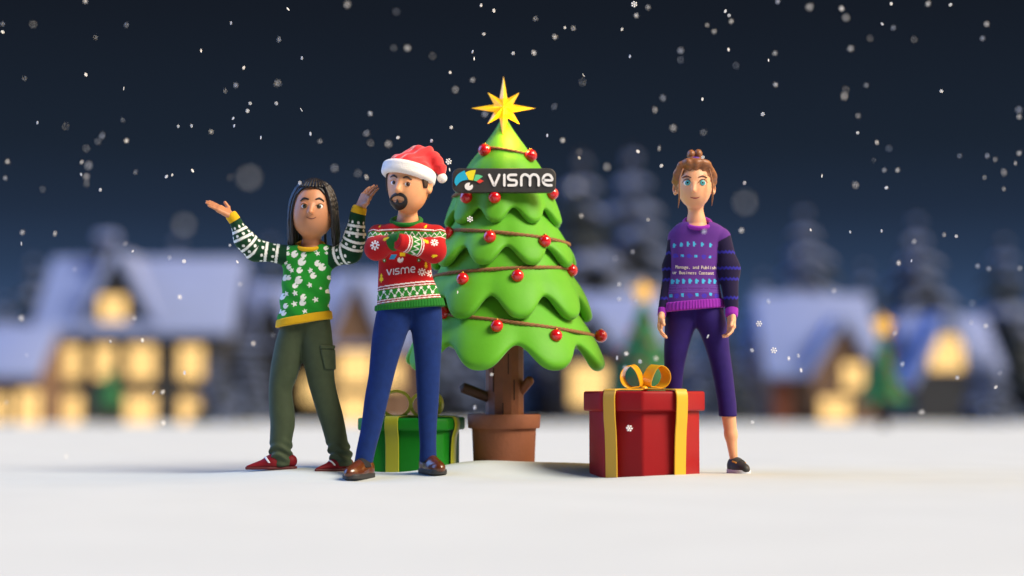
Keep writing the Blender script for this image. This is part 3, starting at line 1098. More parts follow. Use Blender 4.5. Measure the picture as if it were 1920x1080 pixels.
    # ---- sweater
    GRN, DGR, WHT = [np.array(lin(h)) for h in ('#1f8a2a', '#0d3a22', '#e6e9e4')]
    PIES = [(540, 466, 4.5), (541.5, 477, 4), (554.5, 478, 7), (572, 480, 5.6), (568.5, 492.5, 8), (543.5, 501.5, 5.2), (597.5, 495.5, 6), (606, 502.5, 7), (564.5, 508.5, 6), (536, 522, 6), (543.5, 522, 5.2),
            (590, 518.5, 6), (563, 527, 7.6), (556.5, 537, 5.6), (531, 557, 6.5), (572, 559, 6), (571, 569, 6.6), (538.5, 575, 5.4), (534.5, 588, 5.6), (592, 467.5, 6), (612.5, 466.5, 4.6), (618, 521, 4.2),
            (615.5, 547, 4.4), (619, 573, 4.4), (527, 585, 4), (604, 524.5, 0), (583, 470, 0)]
    STARS = [(597.5, 477, 5), (549, 508.5, 5.4), (584.5, 509, 5.6), (583.5, 536.5, 5.6), (539, 552.5, 5.4), (556.5, 551.5, 5.8), (555.5, 571.5, 5.8), (594.5, 563.5, 5.6), (537, 494, 4.6), (603.5, 542, 3), (614, 476, 4), (575, 585, 5)]
    def paint(v):
        v32 = v.astype(F32)
        x = 960 + v[:, 0] * s; y = HOR - (v[:, 2] - CAM_H) * s
        c = np.tile(GRN, (len(v), 1))
        front = v[:, 1] < Y + .05
        for a in PIES: c[front & m_pie(x, y, *a)] = WHT
        for a in STARS: c[front & m_star(x, y, *a)] = WHT * .95
        aL, aR = chain(v32, armL, rL, .05), chain(v32, armR, rR, .05)
        xin = np.where(v[:, 0] < H[0], (P(536, 480, Y)[0] - v[:, 0]), (v[:, 0] - P(621, 480, Y)[0]))
        arm = (np.minimum(aL, aR) < torso(v32) + .006) & (xin > -.012)
        c[arm] = DGR
        for pts, sel in ((armL, arm & (aL < aR)), (armR, arm & (aR <= aL))):
            best = np.full(len(v), 9.); al = np.zeros(len(v)); ang = np.zeros(len(v)); acc = 0
            for i in range(len(pts) - 1):
                a, b = pts[i], pts[i + 1]; L = np.linalg.norm(b - a); u = (b - a) / L
                t = np.clip((v - a) @ u, 0 if i else -9, L if i < len(pts) - 2 else 9)
                r_ = v - a - t[:, None] * u
                d = ln(r_); m = d < best
                best[m] = d[m]; al[m] = (acc + t)[m]
                e1 = nrm(np.cross(u, [0, 1, 0])); e2 = np.cross(u, e1)
                ang[m] = np.arctan2(r_ @ e2, r_ @ e1)[m]
                acc += L
            for k in ([.075, .135, .205, .25, .295, .34] if pts is armL else [.055, .10, .165, .21, .245, .285]):
                c[sel & (np.abs(al - k) < .0075)] = WHT
                dd = np.abs(((ang * 4.2 / math.pi) % 1) - .5)
                c[sel & (np.hypot(dd * .040, al - k - .0205) < .0082)] = WHT
        return c
    lo2, hi2 = bbox([P(425, 622, -.15), P(695, 385, .25)], .02)
    knit = mat('knit_print_green', vcol=True, rough=.85, spec=.2, sheen=.1, knit=.2, bscale=60)
    sw = sdf_obj('sweater', sweater, lo2, hi2, .0034, knit, root, paint)
    hem = lambda p: smax(smax(torso(p) - .005, below(p, hemA, hemB), .008), -below(p, topA, topB), .008)
    lo3, hi3 = bbox([P(510, 622, -.15), P(632, 575, .25)], .02)
    sdf_obj('sweater_hem', hem, lo3, hi3, .004, yel, sw)
    MB().tube(ring_pts(*RING), .0125, 10, True).build('collar', yel, sw, smooth=True)
    for a, b, ra, rb in ((armL[3], WL, .034, .033), (armR[3], WR, .045, .040)):
        u = nrm(b - a)
        f = lambda p, a=a, u=u, ra=ra, rb=rb: cyl(p, a - u * .012, a + u * .048, ra, rb, .008)
        lo3, hi3 = bbox([a + u * .02], .09)
        sdf_obj('cuff', f, lo3, hi3, .004, yel, sw)
    def trousers(p): return smax(tr_raw(p), -below(p, P(515, 588, Y), P(630, 574, Y)), .01)
    lo2, hi2 = bbox([P(495, 885, -.15), P(668, 562, .25)], .02)
    tr = sdf_obj('trousers', trousers, lo2, hi2, .0045, olive, root)
    def pocket(p):
        X, Z = unproj(p)
        l = np.interp(Z, [647, 656, 693], [600, 601, 609])
        rg = np.maximum(np.maximum(l - X, X - 640), np.maximum(647 - Z, Z - 693)) / s
        line = np.abs(Z - 655) < 1.0
        return smax(tr_raw(p) - .008 + line * .005, np.asarray(rg, F32), .006)
    lo3, hi3 = bbox([P(596, 697, -.15), P(634, 643, .15)], .01)
    sdf_obj('cargo_pocket', pocket, lo3, hi3, .0035, olive, tr)
    redm = mat('canvas_red', lin('#74101a'), .6, spec=.2, var=.08)
    rs = mat('sole_dark_red', lin('#571518'), .6)
    for O_, d, L in ((shL, dL, 1.08), (shR, dR, .9)):
        o, u, loc = shoe(root, O_, d, redm, rs, 'point', L)
        def stripe(p, u=u, loc=loc):
            q = loc(p); return smax(smax(u(p) - .002, np.abs(q[:, 0] - .062 - q[:, 2] * .6) - .006, .002), .03 - q[:, 2], .002)
        sdf_obj('stripe', stripe, O_ - np.array([.2, .2, 0]), O_ + np.array([.2, .2, .1]), .003, mat('stripe_white', (.7, .7, .7), .6), o)


# ================================================================== PERSON: woman in the purple sweater
def person_purple():
    Y = .15
    s = S(Y)
    root = empty('person', [P(1310, 887, Y)[0], Y, float(gz(P(1310, 887, Y)[0], Y)) - .005],
                 'woman in a purple sweater and cropped leggings standing behind the red gift box', 'person')
    skin = mat('skin_warm', lin('#e2a57c'), .5, sss=.25, var=.04, vscale=25)
    hairm = mat('hair_chestnut', lin('#8a5632'), .45, var=.22, vscale=50)
    H = P(1302, 346, .13)
    toL, toW, R = frame(H, yaw=-2, roll=0, pitch=2)
    def skull(p):
        q = toL(p)
        return smin(ell(q, (0, .015, .03), (.098, .112, .105)), ell(q, (0, -.022, -.062), (.064, .080, .070)), .10)
    np_, ng = hit(skull, [1301, 1300.6], [344, 357], .13)
    def head(p):
        q = toL(p)
        d = smin(skull(p), cap(p, np_[0] - ng[0] * .006, np_[1] + ng[1] * .010, .006, .0105), .018)
        for sx in (-1, 1):
            e = ell(q, (sx * .106, .022, -.022), (.015, .026, .036))
            d = smin(d, smax(e, -ell(q, (sx * .112, .004, -.02), (.008, .016, .022)), .006), .01)
        return d
    neck = lambda p: smin(cap(p, P(1304, 385, .16), P(1306, 425, .17), .043, .043), cap(p, P(1306, 420, .17), P(1306, 440, .17), .043, .085), .05)
    torso = Loft([(414, 1284, 1330, .8), (419, 1272, 1343, .7), (427, 1263, 1355, .6), (440, 1258, 1358, .58), (460, 1257, 1350, .62), (485, 1259, 1347, .66), (505, 1259, 1346, .66), (540, 1253, 1350, .66),
                  (566, 1247.5, 1355, .66), (586, 1245, 1357, .66), (596, 1246, 1356, .66)], .16, end=.02)
    armL = [P(1268, 444, .17), P(1257, 500, .20), P(1242, 580, .12)]
    armR = [P(1352, 446, .16), P(1366, 505, .14), P(1372, 580, .07)]
    rL, rR = [.046, .036, .024], [.056, .056, .036]
    def sw_raw(p): return smin(torso(p), smin(chain(p, armL, rL, .05), chain(p, armR, rR, .05), .005), .012)
    hemA, hemB = P(1244, 586, Y), P(1356, 577, Y)
    topA, topB = P(1246, 568, Y), P(1356, 559.5, Y)
    RING = (P(1308, 418, .155), 24.5 / s, .092, .038)
    sweater = lambda p: neckhole(smax(sw_raw(p), np.where((np.abs(p[:, 0] - H[0] - .0) < .155), below(p, hemA + [0, 0, .012], hemB + [0, 0, .012]), -1), .008), p, RING)
    legL = Loft([(548, 1258, 1311, 1), (570, 1250, 1310, 1), (600, 1247, 1308, 1), (632, 1246, 1297, 1), (665, 1245, 1288, 1), (695, 1246, 1282, 1), (735, 1248, 1279, 1), (782, 1248, 1279, 1)], .18, e=2.1, end=.008)
    legR = Loft([(545, 1295, 1344, 1), (570, 1297, 1352, 1), (600, 1301, 1361, 1), (632, 1315, 1366, 1), (660, 1325, 1368.5, 1), (692, 1334, 1373, 1), (735, 1342, 1378, 1), (765, 1346.5, 1381, 1), (781, 1348, 1381.5, 1)], .16, e=2.1, end=.008)
    def tr_raw(p): return smin(legL(p), legR(p), .02)
    shR = P(1378, 881, .16); shR[2] = float(gz(shR[0], shR[1])) + .002
    shL = P(1262, 883, .2); shL[2] = float(gz(shL[0], shL[1])) + .002
    dR, dL = (.32, -.95), (-.3, -.95)
    uL, uR = shoe_fn(shL, dL, 'round', .82)[0], shoe_fn(shR, dR, 'round', .82)[0]
    WL, WR = P(1241, 592, .105), P(1371.5, 594, .05)
    hL = lambda p: hand(p, WL, P(1233, 640, .05) - WL, (.85, -.15, 0), (.3, -1, 0), .155, .32, .55, .0088)
    hR = lambda p: hand(p, WR, P(1371, 640, .0) - WR, (-.85, -.3, 0), (-.55, -.85, .05), .155, .32, .62, .0088)
    def body(p):
        d = smin(head(p), neck(p), .022)
        d = smin(d, smax(torso(p) + .024, below(p, P(1244, 560, Y), P(1356, 555, Y)), .02), .02)
        aL, aR = chain(p, armL + [WL], [r - .012 for r in rL] + [.017], .03), chain(p, armR + [WR], [r - .016 for r in rR] + [.019], .03)
        d = smin(d, np.minimum(smin(aL, hL(p), .012), smin(aR, hR(p), .012)), .004)
        d = smin(d, tr_raw(p) + .014, .01)
        d = smin(d, np.minimum(chain(p, [P(1263, 770, .18), P(1262, 820, .19), shL + [0, 0, .04]], [.040, .034, .022], .02), chain(p, [P(1365, 770, .16), P(1370.5, 815, .17), P(1376, 862, .17)], [.042, .034, .0215], .02)), .02)
        return smin(d, np.minimum(uL(p), uR(p)) + .010, .008)
    lo, hi = bbox([P(1220, 895, -.1), P(1395, 285, .36)], .03)
    sdf_obj('body', body, lo, hi, .0045, skin, root)
    teal = mat('iris_teal', lin('#4a9aa0'), .3, coat=.2, spec=.3)
    dark = mat('lash_dark', lin('#24140f'), .6)
    for c, ic in (((1288.6, 342.8), (1289.8, 342.8)), ((1317.4, 342.8), (1317.0, 342.8))):
        eye(root, head, .13, c, 7.8, 6.0, ic, 5.3, teal, 2.4)
        tube_on('eyelash', root, head, .13, [(c[0] - 8, 343), (c[0] - 5, 338.2), (c[0], 336.2), (c[0] + 5, 338.2), (c[0] + 8, 343)], (.0012, .0024, .0012), dark, .0045)
    br = mat('brow_brown', lin('#5a3120'), .6)
    for pts in ([(1279.6, 333.6), (1287.8, 330.6), (1296.4, 333)], [(1310, 332.4), (1317.6, 330.4), (1325, 333.6)]):
        tube_on('eyebrow', root, head, .13, pts, (.0024, .0048, .0024), br, .003)
    tube_on('mouth', root, skull, .13, [(1294.5, 369.6), (1299, 371), (1303, 371.4), (1307, 371), (1311.5, 369.2)], (.0018, .0044, .0018), mat('lip_rose', lin('#8a2f28'), .45), .0005)
    roll_ = [P(1264.5, 341, .13), P(1267, 326, .09), P(1277, 308.5, .06), P(1290, 304.5, .045), P(1303, 306.5, .04), P(1317, 304.5, .045), P(1328, 308.5, .06), P(1338, 326, .09), P(1341, 340, .13)]
    def hair(p):
        q = toL(p)
        d = ell(q, (0, .028, .026), (.117, .119, .128))
        d = smin(d, chain(p, roll_, [.008, .011, .014, .017, .019, .017, .014, .011, .008], .025), .035)
        an = np.arctan2(q[:, 0], q[:, 2] + .02)
        d = d + (.0022 * np.sin(an * 16 + q[:, 1] * 30)).astype(F32)
        b = np.minimum(ell(p, P(1296, 290, .16), (8 / s, .03, 9.5 / s)), ell(p, P(1309, 289.5, .16), (8.2 / s, .03, 10 / s)))
        return smin(d, b, .008)
    lo2, hi2 = bbox([P(1255, 395, -.03), P(1350, 275, .33)], .02)
    hr = sdf_obj('hair', hair, lo2, hi2, .0042, hairm, root)
    for pts in ([(1281, 316, .02), (1274.5, 335, .0), (1273.5, 355, .0), (1273.5, 372, .03), (1271.5, 390, .06)], [(1330, 316, .03), (1334.5, 335, .02), (1336, 355, .02), (1336, 370, .04), (1334.5, 386, .07)]):
        MB().tube(catmull([P(*a) for a in pts], 5), np.interp(np.linspace(0, 1, 21), [0, .2, .8, 1], [.003, .0042, .005, .0015]), 8).build('hair_strand', hairm, hr, smooth=True)
    MB().tube(ring_pts(P(1302.5, 297.5, .16), .026, .026, 0), .008, 10, True).build('hair_tie', mat('band_violet', lin('#5a2a9a'), .6), hr, smooth=True)
    PUR, BLK, MAG, CYA, BLU, LIL = [np.array(lin(h)) for h in ('#5b2f86', '#1b1338', '#8a2aa0', '#4ab4e0', '#3a35c0', '#7350a8')]
    def paint(v):
        v32 = v.astype(F32)
        x = 960 + v[:, 0] * s; y = HOR - (v[:, 2] - CAM_H) * s
        c = np.tile(PUR, (len(v), 1))
        front = v[:, 1] < Y + .04
        for i, cx in enumerate((1264, 1276.5, 1288.5, 1300, 1315, 1331)):
            c[front & m_mitten(x, y, cx, 460 + abs(i - 2.5) * .7 - 1, 8.5)] = CYA
        for cx in (1278, 1303, 1330): c[front & (np.abs(x - cx) < 2.6) & (np.abs(y - 482 - (cx - 1300) * .05) < 2.4)] = CYA
        for cx in (1266, 1290, 1318): c[front & m_flake(x, y, cx, 482 + (cx - 1300) * .05, 4.2)] = BLU
        for k, cx in enumerate((1260.5, 1269, 1280, 1292, 1304, 1316.5, 1328.5, 1339)): c[front & m_mitten(x, y, cx, 528.5, 9.5)] = CYA
        for k, cx in enumerate((1257, 1277.5, 1304, 1330)): c[front & (np.abs(x - cx) < 2.6) & (np.abs(y - 555.5 + k * .7) < 3)] = CYA
        for cx in (1267, 1291, 1318, 1342): c[front & m_flake(x, y, cx, 556, 4.6)] = BLU
        dots = (np.abs(((x - 1267) % 6.4) - 3.2) < .8)
        for yy in (482, 555.5): 
            m = front & dots & (np.abs(y - yy) < .8)
            c[m] = BLU
        c[front & (y > 536) & (y < 550) & (np.abs((y % 3.2) - 1.6) < .5)] = LIL
        aL, aR = chain(v32, armL, rL, .05), chain(v32, armR, rR, .05)
        lim = np.where(v[:, 0] > H[0], (v[:, 2] < P(0, 436, Y)[2] + (v[:, 0] - P(1375, 0, Y)[0]) * .55 + .0) & (v[:, 0] > P(1337, 0, Y)[0]), v[:, 2] < P(0, 450, Y)[2])
        arm = (np.minimum(aL, aR) < torso(v32) + .002) & lim
        c[arm] = BLK
        for yy in (473.5, 504, 524.5, 560): c[arm & (np.abs(y - yy - 1.2 * np.sin(x * .9)) < 2.3)] = BLU * .55
        return c
    lo2, hi2 = bbox([P(1230, 600, -.05), P(1392, 408, .34)], .02)
    knit = mat('knit_print_purple', vcol=True, rough=.85, spec=.2, sheen=.1, knit=.2, bscale=60)
    sw = sdf_obj('sweater', sweater, lo2, hi2, .0034, knit, root, paint)
    mag = mat('knit_magenta', lin('#8f2aa6'), .85, spec=.2, sheen=.1, knit=.3, bscale=50)
    rib = lambda p: np.sin(np.arctan2(p[:, 0] - H[0], -(p[:, 1] - .16)) * 48).astype(F32) * .0013
    hem = lambda p: smax(smax(torso(p) - .007 + rib(p), below(p, hemA, hemB), .008), -below(p, topA, topB), .008)
    lo3, hi3 = bbox([P(1236, 594, -.05), P(1366, 552, .34)], .02)
    sdf_obj('sweater_hem', hem, lo3, hi3, .004, mag, sw)
    MB().tube(ring_pts(*RING), .0130, 10, True).build('collar', mag, sw, smooth=True)
    for a, b, ra, rb in ((armL[2], WL, .026, .024), (armR[2], WR, .037, .035)):
        u = nrm(b - a)
        f = lambda p, a=a, u=u, ra=ra, rb=rb: cyl(p, a - u * .012, a + u * .05, ra, rb, .008)
        lo3, hi3 = bbox([a + u * .02], .09)
        sdf_obj('cuff', f, lo3, hi3, .004, mag, sw)
    V = []; O = []; Fc = []; n = 0
    for line, x0, adv, y0, y1 in ((', Manage, and Publish', 1258.7, 3.99, 503.2, 505), ('our Business Content', 1257.2, 4.07, 513.8, 515.2)):
        for i, ch in enumerate(line):
            if ch == ' ': continue
            v, f = text_flat(ch)
            w = v[:, 0].max() - v[:, 0].min()
            cx = x0 + adv * (i + .5)
            if cx < 1262: continue
            v = v.copy(); v[:, 0] = (v[:, 0] - v[:, 0].min() - w / 2) * min(8.6, 3.5 / w) + cx
            bl = y0 + (y1 - y0) * i / len(line)
            v[:, 1] = bl - v[:, 1] * 8.8
            vv, oo, ff = solid2(v, f, .0024, -.002)
            V.append(vv); O.append(oo); Fc += [tuple(j + n for j in q) for q in ff]; n += len(vv)
    V = np.concatenate(V); O = np.concatenate(O)
    lay('chest_lettering', sw, V[:, 0], V[:, 1], O, Fc, sweater, .15, mat('print_cream', lin('#e8dcc8'), .6))
    legg = mat('cloth_indigo', lin('#251160'), .75, spec=.25, sheen=.05, var=.1, vscale=25, bump=.12, bscale=400)
    trousers = lambda p: smax(tr_raw(p), -below(p, P(1240, 562, Y), P(1360, 555, Y)), .01)
    lo2, hi2 = bbox([P(1236, 788, -.02), P(1390, 545, .34)], .02)
    sdf_obj('leggings', trousers, lo2, hi2, .0045, legg, root)
    blk = mat('suede_black', lin('#26272a'), .6, var=.15, bump=.15, bscale=200)
    wsole = mat('rubber_white', lin('#c9ccd6'), .5)
    org = mat('lace_orange', lin('#c8862a'), .6)
    for O_, d in ((shL, dL), (shR, dR)):
        o, u, loc = shoe(root, O_, d, blk, wsole, 'round', .82)
        dd = nrm([d[0], d[1], 0]); nn = np.array([-dd[1], dd[0], 0])
        mb = MB()
        for k in range(4):
            t = .035 + .018 * k
            arc = []
            for a in np.linspace(-.034, .034, 9):
                q = O_ + (dd * t + nn * a) * .82
                z = .14
                for _ in range(40):
                    z -= float(u(np.array([q + [0, 0, z]], F32))[0]) * .8
                arc.append(q + np.array([0, 0, z + .002]))
            mb.tube(arc, .0035, 6)
            for e in (arc[0], arc[-1]): mb.sphere(e, .0055, 8, mi=1)
        mb.build('laces', org, o, smooth=True, mats=[mat('lace_dark', lin('#3a3a3a'), .6), org])

# ================================================================== SETTING
def build_ground():
    def axis(lim_lo, lim_hi, a, b, st, g):
        mid = list(np.arange(a, b + 1e-6, st))
        hi = []; q = b; d = st
        while q < lim_hi: d *= g; q += d; hi.append(q)
        lo = []; q = a; d = st
        while q > lim_lo: d *= g; q -= d; lo.append(q)
        return np.array(lo[::-1] + mid + hi)
    xs = axis(-260, 260, -3.4, 3.4, .04, 1.07)
    ys = axis(-11, 600, -4.2, 2.0, .04, 1.06)
    X, Yg = np.meshgrid(xs, ys, indexing='ij')
    Z = gz(X.ravel(), Yg.ravel())
    v = np.stack([X.ravel(), Yg.ravel(), Z], 1)
    nx, ny = len(xs), len(ys)
    i = np.arange(nx - 1)[:, None] * ny + np.arange(ny - 1)[None, :]
    f = np.stack([i, i + ny, i + ny + 1, i + 1], -1).reshape(-1, 4)
    m = mat('snow_ground', (.53, .575, .575), .8, spec=.2, var=.03, vscale=1.5, sss=.0, bump=.35, bscale=9)
    o = mk('snow_ground', v, f, m)
    tag(o, 'smooth white snow covering the ground', kind='structure')
    return o


def build_world():
    w = bpy.data.worlds.new('World'); bpy.context.scene.world = w
    w.use_nodes = True
    nt = w.node_tree
    bg = nt.nodes['Background']
    tc = nt.nodes.new('ShaderNodeTexCoord')
    sep = nt.nodes.new('ShaderNodeSeparateXYZ')
    nt.links.new(tc.outputs['Generated'], sep.inputs[0])
    cr = nt.nodes.new('ShaderNodeValToRGB')
    nt.links.new(sep.outputs['Z'], cr.inputs['Fac'])
    e = cr.color_ramp.elements
    e[0].position = 0.0; e[0].color = (*lin('#3f587f'), 1)
    e[1].position = 1.0; e[1].color = (.03, .043, .063, 1)
    for p, c in ((.04, '#384f72'), (.07, '#2b3d58'), (.10, '#212e42'), (.135, '#1b2533'), (.21, '#161c26'), (.34, '#141922')):
        q = e.new(p); q.color = (*lin(c), 1)
    q = e.new(.6); q.color = (.028, .035, .05, 1)
    # rim lights added to the unseen sky: blue lobe left, warm lobe right
    def rim_glow(az, el, lo, col, k):
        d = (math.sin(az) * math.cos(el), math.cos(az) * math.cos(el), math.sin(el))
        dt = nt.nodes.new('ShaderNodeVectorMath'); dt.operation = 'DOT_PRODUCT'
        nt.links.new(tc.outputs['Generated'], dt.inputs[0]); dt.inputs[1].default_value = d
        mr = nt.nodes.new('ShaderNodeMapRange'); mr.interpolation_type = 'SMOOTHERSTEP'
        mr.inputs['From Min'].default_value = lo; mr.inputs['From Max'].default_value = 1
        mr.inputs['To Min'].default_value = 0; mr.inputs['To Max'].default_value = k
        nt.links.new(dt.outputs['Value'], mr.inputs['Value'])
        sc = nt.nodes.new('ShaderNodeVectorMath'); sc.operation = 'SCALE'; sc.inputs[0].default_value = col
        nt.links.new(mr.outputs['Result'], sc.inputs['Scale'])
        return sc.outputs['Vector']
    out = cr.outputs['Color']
    for g in (rim_glow(math.radians(-76), math.radians(26), .78, (.20, .42, 1.0), 5.2), rim_glow(math.radians(78), math.radians(28), .78, (1.0, .58, .22), 3.6)):
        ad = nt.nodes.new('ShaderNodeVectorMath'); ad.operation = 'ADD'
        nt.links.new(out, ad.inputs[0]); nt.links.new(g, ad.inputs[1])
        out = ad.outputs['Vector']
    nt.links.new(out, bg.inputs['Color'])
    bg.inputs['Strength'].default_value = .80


def build_lights():
    d = bpy.data.lights.new('sun', 'SUN')
    d.energy = 4.5; d.color = (1.0, .895, .75); d.angle = math.radians(28)
    o = bpy.data.objects.new('sun', d); C.objects.link(o)
    to = Vector((.78, -.48, .80)).normalized()
    o.rotation_euler = to.to_track_quat('Z', 'Y').to_euler()


# ================================================================== THE BIG TREE
TX, TY = 945.0, .5
TC = P(TX, 700, TY)
TS = S(TY)
TIERS = [  # profile (py, radius px), valley py, tip py, number of lobes, phase, lip thickness
    ([(218, 0), (226, 7), (240, 15), (280, 44), (315, 70), (360, 90), (400, 105), (424, 111)], 398, 425, 9, 31, 15),
    ([(376, 60), (400, 82), (430, 103), (459, 121), (480, 132), (503, 137)], 470, 503, 9, 23, 17),
    ([(446, 82), (480, 108), (518, 129), (540, 144), (563, 155), (585, 161), (602, 163)], 561, 602, 9, 11, 19),
    ([(536, 100), (570, 126), (596, 144), (622, 161), (652, 177), (675, 185), (694, 188)], 650, 694, 8, 31, 21),
]


def tz(py): return float(P(TX, py, TY)[2])


def tier_r(i, z):
    pr = TIERS[i][0]
    return pchip(z, [tz(a) for a, _ in pr][::-1], [b / TS for _, b in pr][::-1])


def build_tree():
    base = np.array([TC[0], TY, tz(778)])
    root = empty('christmas_tree', base, 'tall bright green stylised tree with four scalloped tiers planted in a clay pot', 'tree')
    green = mat('foliage_soft_green', lin('#5ca824'), .55, spec=.25, sheen=.1, var=.05, vscale=6, sss=.1, ssr=(.3, 1, .2), bump=.06, bscale=60)
    for i, (pr, pv, pt, n, ph, th) in enumerate(TIERS):
        NA, NS, NL = 288, 26, 9
        zt, zv, zp = tz(pr[0][0]), tz(pv), tz(pt)
        V = []
        for k in range(NA):
            a = 2 * math.pi * k / NA            # 0 = towards the camera, + = viewer right
            w = .5 + .5 * math.cos(n * (a - math.radians(ph)))
            w = 1 - (1 - w) ** 1.4
            back = min(1, max(0, (-.05 - math.cos(a)) / .4)) if i == 3 else 0
            zb = zv + (zp - zv) * w * (1 - .75 * back) + .05 * back
            t = (th / TS) * (.62 + .55 * w)
            zz = zt + (zb + t * .5 - zt) * np.linspace(0, 1, NS) ** .9
            s_ = np.linspace(0, 1, NS)
            rr = tier_r(i, zz) + ((.026 * w - .014) * s_ ** 2.6 - .003 * (1 - w) * s_) * (.75 + .09 * i)
            prof = list(zip(rr, zz))
            d = np.array([rr[-1] - rr[-2], zz[-1] - zz[-2]]); d /= np.linalg.norm(d)
            nn = np.array([d[1], -d[0]])        # inwards
            cen = np.array([rr[-1], zz[-1]]) + nn * t * .5
            for j in range(1, NL):
                b = math.pi * j / NL
                prof.append(tuple(cen - nn * t * .5 * math.cos(b) + d * t * .5 * math.sin(b)))
            e = cen + nn * t * .5
            for s2 in (0, .25, .5, .8):
                z2 = e[1] + (zt - .03 - e[1]) * s2
                prof.append((max(.004, float(tier_r(i, min(z2, zt))) - t * .9 if s2 else e[0]), z2))
            for r, z in prof:
                V.append((base[0] + r * math.sin(a), TY - r * math.cos(a), z))
        m = len(V) // NA
        F = [(k * m + j, k * m + j + 1, ((k + 1) % NA) * m + j + 1, ((k + 1) % NA) * m + j) for k in range(NA) for j in range(m - 1)]
        mk('foliage_tier', V, F, green, root)
    bark = mat('bark_warm_brown', lin('#7a4526'), .6, var=.14, vscale=14, bump=.25, bscale=60)
    groove = mat('bark_groove_dark', lin('#3a1f10'), .8)
    end = mat('wood_end_dark', lin('#4a2c1a'), .7)
    mb = MB()
    rb = 36 / TS
    z0, z1 = tz(788), tz(560)
    n = 14
    v = []; 
    for z, r in ((z0, rb * 1.0), (z1, rb * .98)):
        for k in range(n):
            a = 2 * math.pi * (k + .3) / n
            v.append((base[0] + r * math.cos(a) + .004, TY + r * math.sin(a), z))
    mb.add(v, [(k, (k + 1) % n, (k + 1) % n + n, k + n) for k in range(n)] + [tuple(range(n, 2 * n)), tuple(range(n - 1, -1, -1))])
    for px, y0, y1, w in ((963.5, 712, 750, 1.6), (953, 664, 702, 1.0), (943, 755, 778, 1.2), (980, 755, 778, 1.0), (925, 690, 735, 1.0)):
        x = P(px, 700, TY - rb)[0] - base[0]
        yy = TY - math.sqrt(max(rb * rb * .93 - x * x, 1e-4)) - .0015
        mb.box((base[0] + x - w / TS, yy - .003, tz(y1)), (base[0] + x + w / TS, yy + .012, tz(y0)), mi=1)
    tr = mb.build('trunk', bark, root, mats=[bark, groove])
    for a, b, r0, r1 in (((918, 746), (867, 726.5), .030, .030), ((975, 736), (995, 711), .026, .027)):
        pa, pb = P(a[0], a[1], TY - .02), P(b[0], b[1], TY - .06)
        u = nrm(pb - pa)
        m2 = MB()
        vv, ff = sweep([pa, pa + (pb - pa) * .5, pb - u * .004, pb], [r0, r0, r1, r1 * .9], 14)
        m2.add(vv, ff)
        m2.build('branch_stub', bark if a[0] > 940 else end, tr, smooth=True, angle=.7)
    # pot
    pot = empty('flower_pot', [base[0], TY, float(gz(base[0], TY)) - .02], 'brown clay flower pot with thick rim holding the big green tree', 'plant pot')
    clay = mat('clay_terracotta', lin('#8a5236'), .75, var=.10, vscale=9, bump=.2, bscale=45)
    zt, zm, zb = tz(776.5), tz(803), tz(872)
    ro, ri = 68.5 / TS, 60.5 / TS
    c = (base[0], TY, 0)
    MB().lathe([(ri - .025, zt - .004), (ro - .006, zt), (ro - .002, zt - .003), (ro, zt - .008), (ro - .004, zm + .006), (ro - .008, zm), (ro - .05, zm + .002), (ri - .03, zm + .01), (ri - .025, zt - .004)], c, 72).build('pot_rim', clay, pot, smooth=True, angle=.8)
    MB().lathe([(ri - .04, zm + .02), (ri + .001, zm + .006), (ri - .002, zm - .01), (57 / TS, zb), (0.01, zb)], c, 72).build('pot_body', clay, pot, smooth=True, angle=.9)
    MB().lathe([(ri - .02, zt - .03), (ri * .5, zt - .022), (.01, zt - .02)], c, 48).build('soil', mat('soil_brown', lin('#3a2417'), .95, var=.3, vscale=60, bump=.6, bscale=80), pot, smooth=True)


def surf_r(z, tiers=None):
    return max(float(tier_r(i, z)) if tz(TIERS[i][2]) - .02 <= z <= tz(TIERS[i][0][0][0]) else 0 for i in range(4))


